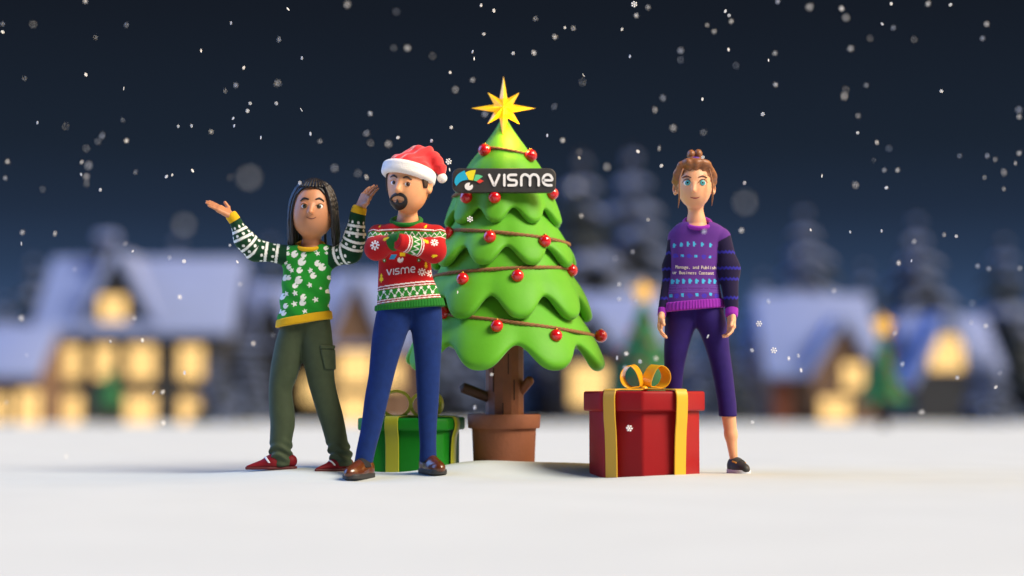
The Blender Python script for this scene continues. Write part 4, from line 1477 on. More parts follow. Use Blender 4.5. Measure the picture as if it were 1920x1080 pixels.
def build_garlands():
    rope = mat('rope_brown', lin('#8a6238'), .8, var=.15, vscale=60)
    red = mat('bauble_red', lin('#cc121c'), .2, coat=.7, spec=.5)
    capm = mat('bauble_cap_gold', lin('#b08a3a'), .35, metal=1)
    # (tilt line: py at x0, py at x1), tier, label
    LOOPS = [((910, 281), (1008, 297), 0, 'topmost rope garland around the tree, just below the star'),
             ((872, 368), (1040, 360), 0, 'rope garland running behind the dark sign board'),
             ((843, 436), (1067, 459), 1, 'third rope garland from the top, crossing the tree below the sign'),
             ((820, 519), (1075, 505), 2, 'fourth rope garland from the top, rising to the right across the tree'),
             ((838, 594), (1123, 631), 3, 'lowest rope garland around the widest tier of the tree')]
    info = []
    for li_, ((x0, y0), (x1, y1), ti, lab) in enumerate(LOOPS):
        zc = [tz(y0), tz(y1)]
        xa, xb = (x0 - TX) / TS, (x1 - TX) / TS
        sl = (zc[1] - zc[0]) / (xb - xa); zm = zc[0] - sl * xa
        pts = []
        for k in range(140):
            a = 2 * math.pi * k / 140
            r = .3
            for _ in range(4):
                z = zm + sl * r * math.sin(a)
                r = float(tier_r(ti, np.array(z))) + .004
            w = .5 + .5 * math.cos(TIERS[ti][3] * (a - math.radians(TIERS[ti][4])))
            pts.append(np.array([TC[0] + r * math.sin(a), TY - r * math.cos(a), z]))
        info.append((zm, sl, ti))
        rad = .0098 if li_ else .0085
        p = np.array(pts)
        mb = MB()
        t = np.roll(p, -1, 0) - np.roll(p, 1, 0); t /= np.linalg.norm(t, axis=1)[:, None]
        dens = 6
        cl = catmull(p, dens, True)
        tt = np.roll(cl, -1, 0) - np.roll(cl, 1, 0); tt /= np.linalg.norm(tt, axis=1)[:, None]
        up = np.array([0, 0, 1.]); b1 = np.cross(tt, up); b1 /= np.linalg.norm(b1, axis=1)[:, None]; b2 = np.cross(b1, tt)
        L = np.concatenate([[0], np.cumsum(np.linalg.norm(np.diff(cl, axis=0), axis=1))]); tot = L[-1] + np.linalg.norm(cl[0] - cl[-1])
        turns = round(tot / .085)
        for s_ in range(3):
            an = 2 * math.pi * (L / tot * turns + s_ / 3)
            q = cl + (b1 * np.cos(an)[:, None] + b2 * np.sin(an)[:, None]) * rad * .55
            mb.tube(q, rad * .62, 5, True)
        org = [TC[0], TY, zm]
        o = mb.build('rope_garland', rope, None, loc=org, smooth=True, fix=False)
        tag(o, lab, 'garland', 'rope garlands around the tree')
    B = [(910, 282, 0, 'red bauble left of the star tip on the topmost garland'),
         (993, 292, 0, 'red bauble at the right end of the topmost garland'),
         (876, 370, 1, 'red bauble peeking out under the emblem of the sign board'),
         (928, 370, 1, 'red bauble under the first letter of the sign board'),
         (1033, 363, 1, 'red bauble peeking out below the right end of the sign board'),
         (843, 437, 2, 'red bauble beside the red sweater shoulder, leftmost on the third garland'),
         (919, 444, 2, 'middle red bauble on the third garland below the sign'),
         (1020, 452, 2, 'right red bauble on the third garland below the sign'),
         (869, 523, 3, 'left red bauble on the fourth garland, right of the red sweater'),
         (970, 517, 3, 'middle red bauble on the fourth garland near the tree centre'),
         (1069, 507, 3, 'red bauble tucked under the foliage at the right end of the fourth garland'),
         (835, 587, 4, 'half hidden red bauble behind the hip of the man in the red sweater'),
         (932, 611, 4, 'red bauble on the lowest garland, left of the tree centre'),
         (1041, 629, 4, 'red bauble on the lowest garland, second from its right end'),
         (1124, 630, 4, 'red bauble at the far right end of the lowest garland')]
    for px, py, li, lab in B:
        zm, sl, ti = info[li]
        x = (px - TX) / TS
        z = tz(py)
        for _ in range(3):
            r = float(tier_r(ti, np.array(z))) + .012
            y = TY - math.sqrt(max(r * r - x * x, 1e-5)) if abs(x) < r else TY
            z = float(P(px, py, y)[2])
        r_ = 12.0 / S(y)
        nrmv = nrm([x, y - TY, 0.0])
        c = np.array([float(P(px, py, y)[0]), y, z]) + nrmv * .008
        o = empty('bauble', c, lab, 'bauble', 'red baubles on the rope garlands')
        MB().sphere(c, r_, 32).build('ball', red, o, smooth=True)
        MB().lathe([(.001, r_ + .005), (.009, r_ + .004), (.010, r_ - .004), (.001, r_ - .004)], c, 12).build('bauble_cap', capm, o, smooth=True)


def build_star():
    c = P(944, 203, TY - .07)
    s = S(TY - .07)
    root = empty('tree_star', c, 'glowing golden eight pointed star on top of the big tree', 'star')
    gold = mat('star_gold', lin('#efbc10'), .32, emit=lin('#ffbe12'), estr=.34, coat=.4)
    pts = []
    lens = {0: 61, 90: 60.5, 180: 62, 270: 61}
    for k in range(16):
        a = k * 22.5
        if k % 2: r = 19.5
        else: r = lens[a] if a in lens else 42.5
        pts.append((r / s * math.sin(math.radians(a)), r / s * math.cos(math.radians(a))))
    v = [(c[0], c[1] - .065, c[2]), (c[0], c[1] + .065, c[2])] + [(c[0] + x, c[1], c[2] + z) for x, z in pts]
    f = []
    for k in range(16):
        a, b = 2 + k, 2 + (k + 1) % 16
        f += [(0, a, b), (1, b, a)]
    mk('star_body', v, f, gold, root, smooth=False)
    d = bpy.data.lights.new('star_glow', 'POINT'); d.energy = 4; d.color = (1, .55, .15); d.shadow_soft_size = .05
    o = bpy.data.objects.new('star_glow', d); C.objects.link(o); o.parent = root; o.location = (0.06, -.07, -.13)


def build_sign():
    Y = TY - .345
    s = S(Y)
    c = P(945, 338, Y)
    root = empty('sign_board', c, 'dark grey rounded sign board with white lettering and a colourful emblem hung on the tree', 'sign')
    W, H, r = 98 / s, 23 / s, 14 / s
    poly = []
    for sx, sz, a0 in ((1, 1, 0), (-1, 1, 90), (-1, -1, 180), (1, -1, 270)):
        for k in range(9):
            a = math.radians(a0 + 90 * k / 8)
            poly.append((sx * (W - r) + r * math.cos(a) + c[0], sz * (H - r) + r * math.sin(a) + c[2]))
    slate = mat('board_slate', lin('#343332'), .5, var=.05, vscale=5)
    MB().prism(poly, Y, Y + .055).build('board', slate, root, bevel=.006)
    def px2(x, y): return 840 + x / 8.727, 300 + y / 8.727
    def slab(name, flats, material, y0=-.006):
        V = []; F = []; n = 0
        for q, (v, f) in enumerate(flats):
            X, Z = px2(v[:, 0], v[:, 1])
            vv, oo, ff = solid2(np.stack([X, Z], 1), f, y0 - .0012 * q, .006)
            p = P(vv[:, 0], vv[:, 1], Y); p[:, 1] = Y + oo
            V.append(p); F += [tuple(j + n for j in a) for a in ff]; n += len(vv)
        o = mk(name, np.concatenate(V), F, material, root, smooth=False)
        bm = bmesh.new(); bm.from_mesh(o.data); bmesh.ops.recalc_face_normals(bm, faces=bm.faces); bm.to_mesh(o.data); bm.free()
        return o
    white = mat('letter_white', (.88, .87, .86), .45)
    cur = {}
    for k, i, v, f in logo_strokes(41): cur.setdefault(k, []).append((v, f))
    for k in 'visme': slab('letter', cur[k], white)
    def polyf(pts): return (np.array(pts, float), [tuple(range(len(pts)))])
    def arcp(pts, per=6): return catmull(pts, per)
    blue = list(arcp([(135, 425), (108, 372), (112, 318), (140, 262), (185, 218), (270, 172)])) + [(330, 325)] + list(arcp([(330, 325), (270, 332), (205, 358), (135, 425)]))[1:-1]
    yel = list(arcp([(283, 210), (345, 181), (400, 168), (455, 163)])) + [(410, 335), (340, 324)]
    grn = list(arcp([(450, 238), (510, 244), (572, 268)])) + [(465, 350), (420, 337)]
    red = [(525, 315), (586, 345), (515, 384), (468, 352)]
    for nm, pl, cc in (('blue', blue, '#20b0d8'), ('yellow', yel, '#f2e22a'), ('green', grn, '#62cf92'), ('red', red, '#ea4335')):
        o = slab('emblem_segment', [polyf(pl)], mat('emblem_' + nm, lin(cc), .45))
        o['label'] = nm + ' emblem segment'
    pie = [(345, 432)] + [(341 + 68 * math.cos(a), 434 + 62 * math.sin(a)) for a in np.linspace(math.radians(-32), math.radians(-72 + 360), 34)]
    slab('emblem_pie', [polyf(pie)], white)


# ================================================================== GIFT BOXES
def sweep_band(path, ext, th, closed=False):
    """ribbon: path (N,3) of its centre line, ext = half width vector, th thickness"""
    p = np.asarray(path, float); ext = np.asarray(ext, float)
    t = np.gradient(p, axis=0) if not closed else np.roll(p, -1, 0) - np.roll(p, 1, 0)
    t /= np.linalg.norm(t, axis=1)[:, None]
    e = nrm(ext)
    n = np.cross(t, e); n /= np.linalg.norm(n, axis=1)[:, None] + 1e-9
    V = []
    for a, b in zip(p, n):
        for k, h in ((-1, 0), (-.92, th / 2), (.92, th / 2), (1, 0), (.92, -th / 2), (-.92, -th / 2)):
            V.append(a + ext * k + b * h)
    m = len(p)
    F = [(i * 6 + k, i * 6 + (k + 1) % 6, ((i + 1) % m) * 6 + (k + 1) % 6, ((i + 1) % m) * 6 + k) for i in range(m if closed else m - 1) for k in range(6)]
    if not closed: F += [tuple(range(6)), tuple(range((m - 1) * 6 + 5, (m - 1) * 6 - 1, -1))]
    return V, F


def polygon_prism(mb, c, R, n, a0, z0, z1, rnd=.0):
    v = []
    for z in (z0, z1):
        for k in range(n):
            a = a0 + 2 * math.pi * k / n
            v.append((c[0] + R * math.cos(a), c[1] + R * math.sin(a), z))
    mb.add(v, [tuple(range(n))[::-1], tuple(range(n, 2 * n))] + [(k, (k + 1) % n, (k + 1) % n + n, k + n) for k in range(n)])
    return mb


def build_red_box():
    Y = .02
    s = S(Y)
    c = P(1208, 890, Y); c[2] = float(gz(c[0], Y)) - .012
    root = empty('gift_box', c, 'red octagonal gift box with yellow ribbons and a golden bow', 'gift box')
    red = mat('paper_red', lin('#930d14'), .5, var=.04, vscale=12, spec=.25)
    yel = mat('ribbon_yellow', lin('#d8a41c'), .45, sheen=.2)
    gold = mat('ribbon_gold', lin('#e8a81e'), .25, coat=.5)
    z = lambda py, yy=Y: float(P(1208, py, yy)[2])
    a0 = math.radians(-90 - 5.5)
    zl, zt = z(770.5), z(733.5)
    Rb, Rl = 103.5 / s, 114 / s
    polygon_prism(MB(), c, Rb, 8, a0, c[2] - .02, zl + .02).build('box_body', red, root, bevel=.012, seg=4)
    polygon_prism(MB(), c, Rl, 8, a0, zl, zt).build('lid', red, root, bevel=.014, seg=4)
    # ribbons wrap over the lid
    for nm, ang in (('a', -39.0), ('b', 33.5)):
        d = np.array([math.sin(math.radians(ang)), -math.cos(math.radians(ang)), 0])
        def reach(R):
            best = 9
            for k in range(8):
                b = a0 + math.pi / 8 + k * math.pi / 4
                q = d[0] * math.cos(b) + d[1] * math.sin(b)
                if q > .1: best = min(best, R * math.cos(math.pi / 8) / q)
            return best
        rb_, rl_ = reach(Rb) + .007, reach(Rl) + .006
        e = np.array([-d[1], d[0], 0]) * (13.4 / s)
        dn = .055 * (1 if nm == 'a' else 1)
        path = []
        for sg in (1, -1):
            h = [(rb_ + .012, c[2] - .015), (rb_ + .014, c[2] + .10), (rb_ + .020, zl - .12), (rb_ + .028, zl - .05), (rl_ + .003, zl + .005), (rl_ + .005, zt - .035), (rl_ - .003, zt - .004), (rl_ - .022, zt + .008), (rl_ * .5, zt + .009), (0.0, zt + .009 + (.004 if nm == 'b' else 0))]
            seg = [c * [1, 1, 0] + d * r * sg + np.array([0, 0, zz]) for r, zz in h]
            path += seg if sg == 1 else seg[::-1][1:]
        V, F = sweep_band(catmull(path, 5), e, .008)
        o = mk('ribbon', V, F, yel, root)
        o.data.set_sharp_from_angle(angle=.8)
    # bow
    for sg, cx in ((-1, 1186), (1, 1230)):
        cz = 706
        A = P(1208, 731, Y)
        path = []
        for k in range(25):
            t = 2 * math.pi * k / 24
            ex, ez = 19 * math.cos(t), 21 * math.sin(t)
            w = max(0, -(ex * sg) / 19)             # pinched towards the knot
            px = cx + ex * (1 - .05 * w); py = cz - ez * (1 - .30 * w) + 14 * w * w
            path.append(P(px, py, Y - .02))
        e = nrm([.62 * (1 if sg > 0 else -.5), -.75, -.08]) * .040
        V, F = sweep_band(np.array(path[:-1]), e, .007, True)
        o = mk('bow_loop', V, F, gold, root); o.data.set_sharp_from_angle(angle=.8)
    A = P(1208, 729, Y - .03)
    MB().sphere(A, (.022, .045, .018), 16).build('bow_knot', gold, root, smooth=True)


def build_green_box():
    Y = .45
    s = S(Y)
    c = P(772, 884, Y); c[2] = float(gz(c[0], Y)) - .02
    root = empty('gift_box', c, 'green gift box with olive ribbon and thin bow standing behind the man in blue trousers', 'gift box')
    grn = mat('paper_green', lin('#127a18'), .5, var=.04, vscale=12, spec=.25)
    oliv = mat('ribbon_olive', lin('#9c9c1c'), .45, sheen=.2)
    z = lambda py: float(P(772, py, Y)[2])
    yaw = Matrix.Rotation(math.radians(-14), 3, 'Z')
    zl, zt = z(806), z(783)
    hw, hd = 78 / s, .22
    def oct_(mb, w, d, ch, z0, z1):
        pl = [(-w + ch, -d), (w - ch, -d), (w, -d + ch), (w, d - ch), (w - ch, d), (-w + ch, d), (-w, d - ch), (-w, -d + ch)]
        n = 8
        v = [tuple(np.array(yaw @ Vector((x, y, 0))) + c * [1, 1, 0] + [0, 0, zz]) for zz in (z0, z1) for x, y in pl]
        mb.add(v, [tuple(range(n))[::-1], tuple(range(n, 2 * n))] + [(k, (k + 1) % n, (k + 1) % n + n, k + n) for k in range(n)])
        return mb
    oct_(MB(), hw, hd, .06, c[2] - .05, zl + .02).build('box_body', grn, root, bevel=.012, seg=4)
    oct_(MB(), hw + .028, hd + .028, .065, zl, zt).build('lid', grn, root, bevel=.014, seg=4)
    def loc(x, y, zz): return np.array(yaw @ Vector((x, y, 0))) + c * [1, 1, 0] + [0, 0, zz]
    ox = (758 - 772) / s
    for kind in (0, 1):
        path = []
        R1 = hd if kind == 0 else hw
        for sg in (-1, 1):
            h = [(R1 + .012, c[2] - .04), (R1 + .014, zl - .12), (R1 + .020, zl - .04), (R1 + .034, zl + .008), (R1 + .036, zt - .025), (R1 + .022, zt + .004), (R1 - .02, zt + .007), (0, zt + .007 + .004 * kind)]
            seg = [loc(ox + .0, r * sg, zz) if kind == 0 else loc(r * sg * (1), -.02, zz) for r, zz in h]
            path += seg if sg == -1 else seg[::-1][1:]
        e = np.array(yaw @ Vector((1, 0, 0) if kind == 0 else (0, 1, 0))) * (.040 if kind == 0 else .05)
        V, F = sweep_band(catmull(path, 5), e, .008)
        o = mk('ribbon', V, F, oliv, root); o.data.set_sharp_from_angle(angle=.8)
    for cx, cz, rx, rz, ex in ((743, 757.5, 27, 24.5, (.0, 1, .0)), (793, 760, 22, 22, (.03, 1, 0)), (812, 758, 16, 20, (.35, .9, 0))):
        path = [P(cx + rx * math.cos(t), cz - rz * math.sin(t) * (1 - .0), Y - .03 + (.03 if cx == 812 else 0)) for t in np.linspace(0, 2 * math.pi, 30, endpoint=False)]
        V, F = sweep_band(np.array(path), nrm(ex) * .016, .017, True)
        o = mk('bow_loop', V, F, mat('ribbon_lime', lin('#c6c026'), .4), root); o.data.set_sharp_from_angle(angle=.8)


# ================================================================== SNOWFLAKES
FLAKES_S = """540 17,433 43,377 95,566 109,161 140,457 127,232 166,469 194,518 194,464 208,565 206,437 222,439 236,334 237,359 236,70 230,489 258,582 251,152 327,312 331,323 328,361 320,562 343,188 356,
902 10,926 20,1059 52,1166 55,907 64,886 97,889 110,962 100,844 136,1181 106,1094 141,846 239,746 258,809 264,1026 254,1196 284,1086 296,843 318,
1360 21,1367 29,1671 7,1782 9,1654 45,1366 93,1441 113,1317 186,1765 171,1430 214,1608 249,1541 330,1662 352,1396 343,1240 311,1318 295,
858 548,1479 672,1497 667,1502 694,922 702,890 764,1157 671,1174 663,1200 678,1410 657,1411 792,1327 631,1520 431,1594 435,1653 433,1793 443,1709 489,1867 726,1795 708,5 60,
40 457,249 471,345 490,445 491,431 460,207 640,267 638,346 699,288 736,1215 412"""
FLAKES_B = """237 47,179 70,523 74,46 147,442 160,422 170,230 225,396 247,600 265,237 264,14 303,153 304,254 323,10 334,5 45,160 2,1004 35,1215 14,1193 29,1075 53,1040 69,1001 99,886 150,694 213,1055 263,1236 278,687 332,
1458 3,1371 40,1326 47,1339 59,1578 16,1740 7,1675 52,1850 45,1842 72,1453 100,1454 159,1624 160,1911 219,1609 217,1644 267,1638 300,1658 319,1683 319,1799 292,1851 292,1866 299,1911 287,1904 306,1846 333,1882 354,
1186 472,1161 533,1161 561,1194 565,1564 545,1441 565,1172 690,1230 672,1320 434,1090 405,1390 432,1770 440,1685 493,1714 453,1833 499,1854 504,1912 503,1678 625,1692 683,1875 700,1728 773,1821 605,1848 611,
42 436,103 438,235 457,140 505,318 483,450 533,337 557,252 596,40 597,50 666,305 735,306 794,512 628,475 644,12 755,124 856"""
FLAKES_F = """520 156,123 237,191 255,183 265,162 278,166 310,162 331,162 344,431 333,627 315,80 355,62 46,651 9,743 22,738 90,764 90,811 105,854 168,1092 154,1276 95,1276 112,1243 184,1228 206,1039 200,687 250,695 268,728 270,1262 240,1086 285,1138 313,671 325,909 214,
1518 13,1586 33,1631 72,1595 91,1714 74,1380 123,1586 168,1583 180,1910 206,1319 248,1667 278,1882 323,1604 347,1154 484,1823 568"""
FLAKES_H = [(467, 333, 1.0), (345, 422, .9), (1397, 380, .9), (1080, 352, .8)]
FLAKES_L = [(841, 303, -.3, 'crisp six armed snowflake falling between the red hat and the sign board'),
            (1189, 8, .0, 'crisp snowflake at the top edge right of the star'),
            (881, 411, -.1, 'crisp snowflake in front of the tree below the emblem of the sign'),
            (1423, 607, .0, 'crisp snowflake to the right of the purple sweater'),
            (1451, 657, .0, 'crisp snowflake right of the leggings of the woman in purple'),
            (1180, 803, -.55, 'crisp white snowflake in front of the red gift box')]


def build_flakes():
    m = mat('snowflake_white', (.9, .9, .9), .5, emit=(.8, .85, .9), estr=.0)
    mb = MB()
    R = .0150
    mb.sphere((0, 0, 0), (R * .26, R * .16, R * .26), 8)
    for k in range(6):
        a = math.pi / 3 * k
        d = np.array([math.sin(a), 0, math.cos(a)])
        mb.tube([d * R * .15, d * R * .9], R * .085, 5)
        mb.sphere(d * R * .72, (R * .27, R * .15, R * .27), 8)
    proto = mb.build('snowflake', m, None, smooth=True)
    ROOT[proto] = np.zeros(3)
    r3 = random.Random(11)
    first = [True]
    LAB = 'tiny white snowflake falling through the dark air'
    def put(px, py, Y, sc, lab, face=False):
        o = proto if first[0] else proto.copy()
        if not first[0]: C.objects.link(o)
        first[0] = False
        o.location = P(px, py, Y).tolist()
        o.scale = (sc, sc, sc)
        o.rotation_euler = (r3.uniform(-.25, .25), r3.uniform(0, 6), r3.uniform(-.3, .3)) if face else (r3.uniform(-.7, .7), r3.uniform(0, 6.2), r3.uniform(-1.25, 1.25))
        o['label'] = lab; o['category'] = 'snowflake'; o['group'] = 'falling snowflakes'
    def parse(t): return [tuple(map(float, a.split())) for a in t.replace('\n', '').split(',') if a.strip()]
    for px, py, Y, lab in FLAKES_L: put(px, py, Y, 1.2, lab, True)
    for px, py in parse(FLAKES_S):
        put(px, py, r3.choice((-1, 1)) * r3.uniform(.05, .38) if py < 620 else r3.uniform(-.9, -.4), r3.uniform(.58, .8), LAB)
    for px, py in parse(FLAKES_B): put(px, py, r3.choice((-1.35, 1.9)) * r3.uniform(.8, 1.15), r3.uniform(.55, .8), LAB)
    for px, py in parse(FLAKES_F): put(px, py, r3.choice((-2.0, 3.4)) * r3.uniform(.85, 1.15), r3.uniform(.55, .75), LAB)
    for px, py, k in FLAKES_H: put(px, py, -4.9, .8 * k, 'large soft blurred snowflake drifting close to the viewer', True)


# ================================================================== VILLAGE BEHIND
M_WALL = mat('wall_dark_timber', lin('#2a2d34'), .85, var=.15, vscale=3, bump=.2, bscale=8)
M_WALLB = mat('wall_brown_timber', lin('#6a5140'), .85, var=.15, vscale=3, bump=.2, bscale=8)
M_SNOWR = mat('roof_snow_blue_lit', lin('#7685b2'), .8, var=.04, vscale=1, bump=.2, bscale=3)  # blue light falling on the roofs is put into this snow colour
M_FRAME = mat('window_frame', lin('#4a3526'), .7)
M_PANE = mat('window_lit', lin('#6a4a24'), .4, emit=lin('#ffd286'), estr=1.15)
M_DOOR = mat('door_brown', lin('#7a3d22'), .6)


def pxw(Y): return 1.0 / S(Y)


def slab_roof(mb, x0, x1, ya, za, yb, zb, th=.32):
    """sloping slab from (ya,za) up to (yb,zb)"""
    d = np.array([yb - ya, zb - za]); d /= np.linalg.norm(d)
    n = np.array([-d[1], d[0]]) * th
    if n[1] < 0: n = -n
    pr = [(ya, za), (yb, zb), (yb + n[0], zb + n[1]), (ya + n[0], za + n[1])]
    v = [(x, y, z) for x in (x0, x1) for y, z in pr]
    mb.add(v, [(0, 1, 2, 3), (7, 6, 5, 4)] + [(k, k + 4, (k + 1) % 4 + 4, (k + 1) % 4) for k in range(4)])


def window(root, x, z, y, w, h, frame=M_FRAME, bars=1):
    """lit window in a wall facing the camera at depth y"""
    t = .09
    mb = MB()
    mb.box((x - w / 2 - t, y - .06, z - h / 2 - t), (x - w / 2, y + .05, z + h / 2 + t)).box((x + w / 2, y - .06, z - h / 2 - t), (x + w / 2 + t, y + .05, z + h / 2 + t))
    mb.box((x - w / 2, y - .06, z + h / 2), (x + w / 2, y + .05, z + h / 2 + t)).box((x - w / 2, y - .06, z - h / 2 - t), (x + w / 2, y + .05, z - h / 2))
    if bars:
        mb.box((x - .03, y - .045, z - h / 2), (x + .03, y + .0, z + h / 2))
        mb.box((x - w / 2, y - .04, z - .03), (x - .03, y + .0, z + .03)).box((x + .03, y - .04, z - .03), (x + w / 2, y + .0, z + .03))
    f = mb.build('window', frame, root, fix=False)
    MB().box((x - w / 2, y - .02, z - h / 2), (x + w / 2, y + .02, z + h / 2)).build('pane', M_PANE, f, fix=False)
    return f


def gable_front(mb, xc, hw, y0, y1, ze, zp):
    """gabled wall block (front faces the camera)"""
    pl = [(xc - hw, ze), (xc, zp), (xc + hw, ze)]
    mb.prism(pl, y0, y1)


def gable_roof(mb, xc, hw, y0, y1, ze, zp, th=.35, over=.3):
    for sg in (-1, 1):
        d = np.array([sg * hw, ze - zp]); d /= np.linalg.norm(d)
        n = np.array([-d[1] * sg, d[0] * sg]) * th
        if n[1] < 0: n = -n
        a = np.array([xc, zp]); b = a + d * (math.hypot(hw, zp - ze) + over)
        pl = [tuple(a), tuple(b), tuple(b + n), tuple(a + n + np.array([0, .0]))]
        mb.prism(pl, y0 - over, y1)


def house(name_label, Y, base_py, xl, xr, eave_py, ridge_py, wall, depth, windows, gables=(), chimney=None, roof_x=None, door=None, doorless=True):
    xc = (xl + xr) / 2
    X0, X1 = P(xl, base_py, Y)[0], P(xr, base_py, Y)[0]
    zb = P(xc, base_py, Y)[2] - .6
    ze, zr = P(xc, eave_py, Y)[2], P(xc, ridge_py, Y + depth / 2)[2]
    gx = (X0 + X1) / 2
    root = empty('house', [gx, Y, zb + .6], name_label, 'house')
    mb = MB().box((X0, Y, zb), (X1, Y + depth, ze))
    pl = [(Y, ze), (Y + depth / 2, zr - .1), (Y + depth, ze)]
    v = [(x, y, z) for x in (X0, X1) for y, z in pl]
    mb.add(v, [(0, 1, 2), (5, 4, 3), (0, 3, 4, 1), (1, 4, 5, 2)])
    w = mb.build('wall', wall, root)
    ov = .5
    rx0, rx1 = (X0 - ov, X1 + ov) if roof_x is None else (P(roof_x[0], eave_py, Y)[0], P(roof_x[1], eave_py, Y)[0])
    mb = MB()
    sl = (zr - ze) / (depth / 2)
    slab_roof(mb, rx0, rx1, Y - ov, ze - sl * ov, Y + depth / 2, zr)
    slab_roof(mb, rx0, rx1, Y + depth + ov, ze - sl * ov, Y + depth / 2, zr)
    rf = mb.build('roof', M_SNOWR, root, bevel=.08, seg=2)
    for gxl, gxr, gpk, gbase, out in gables:
        a, b = P(gxl, gbase, Y - out)[0], P(gxr, gbase, Y - out)[0]
        zp, z0 = P(gxl, gpk, Y - out)[2], P(gxl, gbase, Y - out)[2]
        m2 = MB(); gable_front(m2, (a + b) / 2, (b - a) / 2, Y - out, Y + depth / 2, z0, zp)
        if out > .5:
            m2.box((a, Y - out, zb), (b, Y + depth / 4, z0))
        gw = m2.build('gable', wall, root)
        m3 = MB(); gable_roof(m3, (a + b) / 2, (b - a) / 2, Y - out, Y + depth / 2, z0, zp)
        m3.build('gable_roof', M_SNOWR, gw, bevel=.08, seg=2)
    for px, py, wpx, hpx, out in windows:
        q = P(px, py, Y - out - .03)
        k = 1 / S(Y)
        window(root, q[0], q[2], Y - out - .03, wpx * k, hpx * k)
    if chimney:
        px, y0, y1, wpx = chimney
        q0, q1 = P(px, y1, Y + depth * .3), P(px, y0, Y + depth * .3)
        hw = wpx / S(Y + depth * .3) / 2
        ch = MB().box((q0[0] - hw, Y + depth * .3 - hw, q0[2] - .5), (q0[0] + hw, Y + depth * .3 + hw, q1[2])).build('chimney', wall, root, bevel=.04, seg=2)
        MB().box((q0[0] - hw - .1, Y + depth * .3 - hw - .1, q1[2]), (q0[0] + hw + .1, Y + depth * .3 + hw + .1, q1[2] + .45)).build('chimney_snow', M_SNOWR, ch, bevel=.15, seg=3)
    if door:
        px, top, wpx = door
        q = P(px, top, Y); hw = wpx / S(Y) / 2
        d_ = MB().box((q[0] - hw, Y - .05, zb + .55), (q[0] + hw, Y + .05, q[2])).build('door', M_DOOR, root, bevel=.02, seg=2)
        MB().sphere((q[0] + hw * .7, Y - .09, (zb + .6 + q[2]) / 2), .06, 8).build('handle', M_FRAME, d_, smooth=True)
    return root


PINE = mat('pine_needles', lin('#1d2a33'), .85, var=.35, vscale=2.5)
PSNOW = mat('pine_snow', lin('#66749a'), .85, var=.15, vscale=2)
TRUNK = mat('pine_trunk', lin('#33241a'), .9, var=.2)


def make_pine(seed, snow=.6):
    """unit snowy pine (height 1): trunk, crown of drooping boughs, snow lying on the boughs"""
    r = random.Random(seed)
    root = empty('pine_tree', (0, 0, 0))
    MB().lathe([(.022, 0), (.016, .3), (.004, .97)], (0, 0, 0), 8).build('trunk', TRUNK, root, smooth=True, fix=False)
    cv = MB(); sv = MB()
    lv = 11
    for i in range(lv):
        t = i / (lv - 1)
        z = .13 + .80 * t
        R = (.27 * (1 - t) ** .85 + .02) * r.uniform(.88, 1.1)
        nb = int(11 - 5 * t)
        for k in range(nb):
            a = 2 * math.pi * (k + r.random() * .7) / nb
            L = R * r.uniform(.72, 1.15)
            dr = L * r.uniform(.35, .6)
            w = .30 * L * r.uniform(.8, 1.3) + .012
            d = np.array([math.cos(a), math.sin(a), 0]); n = np.array([-math.sin(a), math.cos(a), 0])
            for mbx, top, sc in ((cv, 0, 1), (sv, .012, .82)):
                if mbx is sv and r.random() > snow: continue
                rows = []
                for q, wd in ((.0, .25), (.3, .8), (.62, 1.0), (.88, .62), (1.02, .12)):
                    c = d * L * q * (1 if sc == 1 else .95) + np.array([0, 0, z - dr * q ** 1.4 + top])
                    c = c + n * r.uniform(-.1, .1) * w
                    rows.append((c, wd * w * sc * r.uniform(.8, 1.2)))
                v = []
                for c, ww in rows:
                    th = .018 + .25 * ww
                    v += [c - n * ww - [0, 0, th * .7], c + [0, 0, th * .5], c + n * ww - [0, 0, th * .7], c - [0, 0, th * .55]]
                f = []
                for j in range(len(rows) - 1):
                    for h in range(4):
                        f.append((j * 4 + h, j * 4 + (h + 1) % 4, j * 4 + 4 + (h + 1) % 4, j * 4 + 4 + h))
                f.append((16, 17, 18, 19))
                cv.add(v, f, 1 if mbx is sv else 0)
    cv.build('crown', PINE, root, smooth=True, fix=False, mats=[PINE, PSNOW])
    return root


def dup(root, parent=None):
    c = root.copy(); C.objects.link(c)
    if parent is not None: c.parent = parent
    for ch in list(root.children): dup(ch, c)
    return c


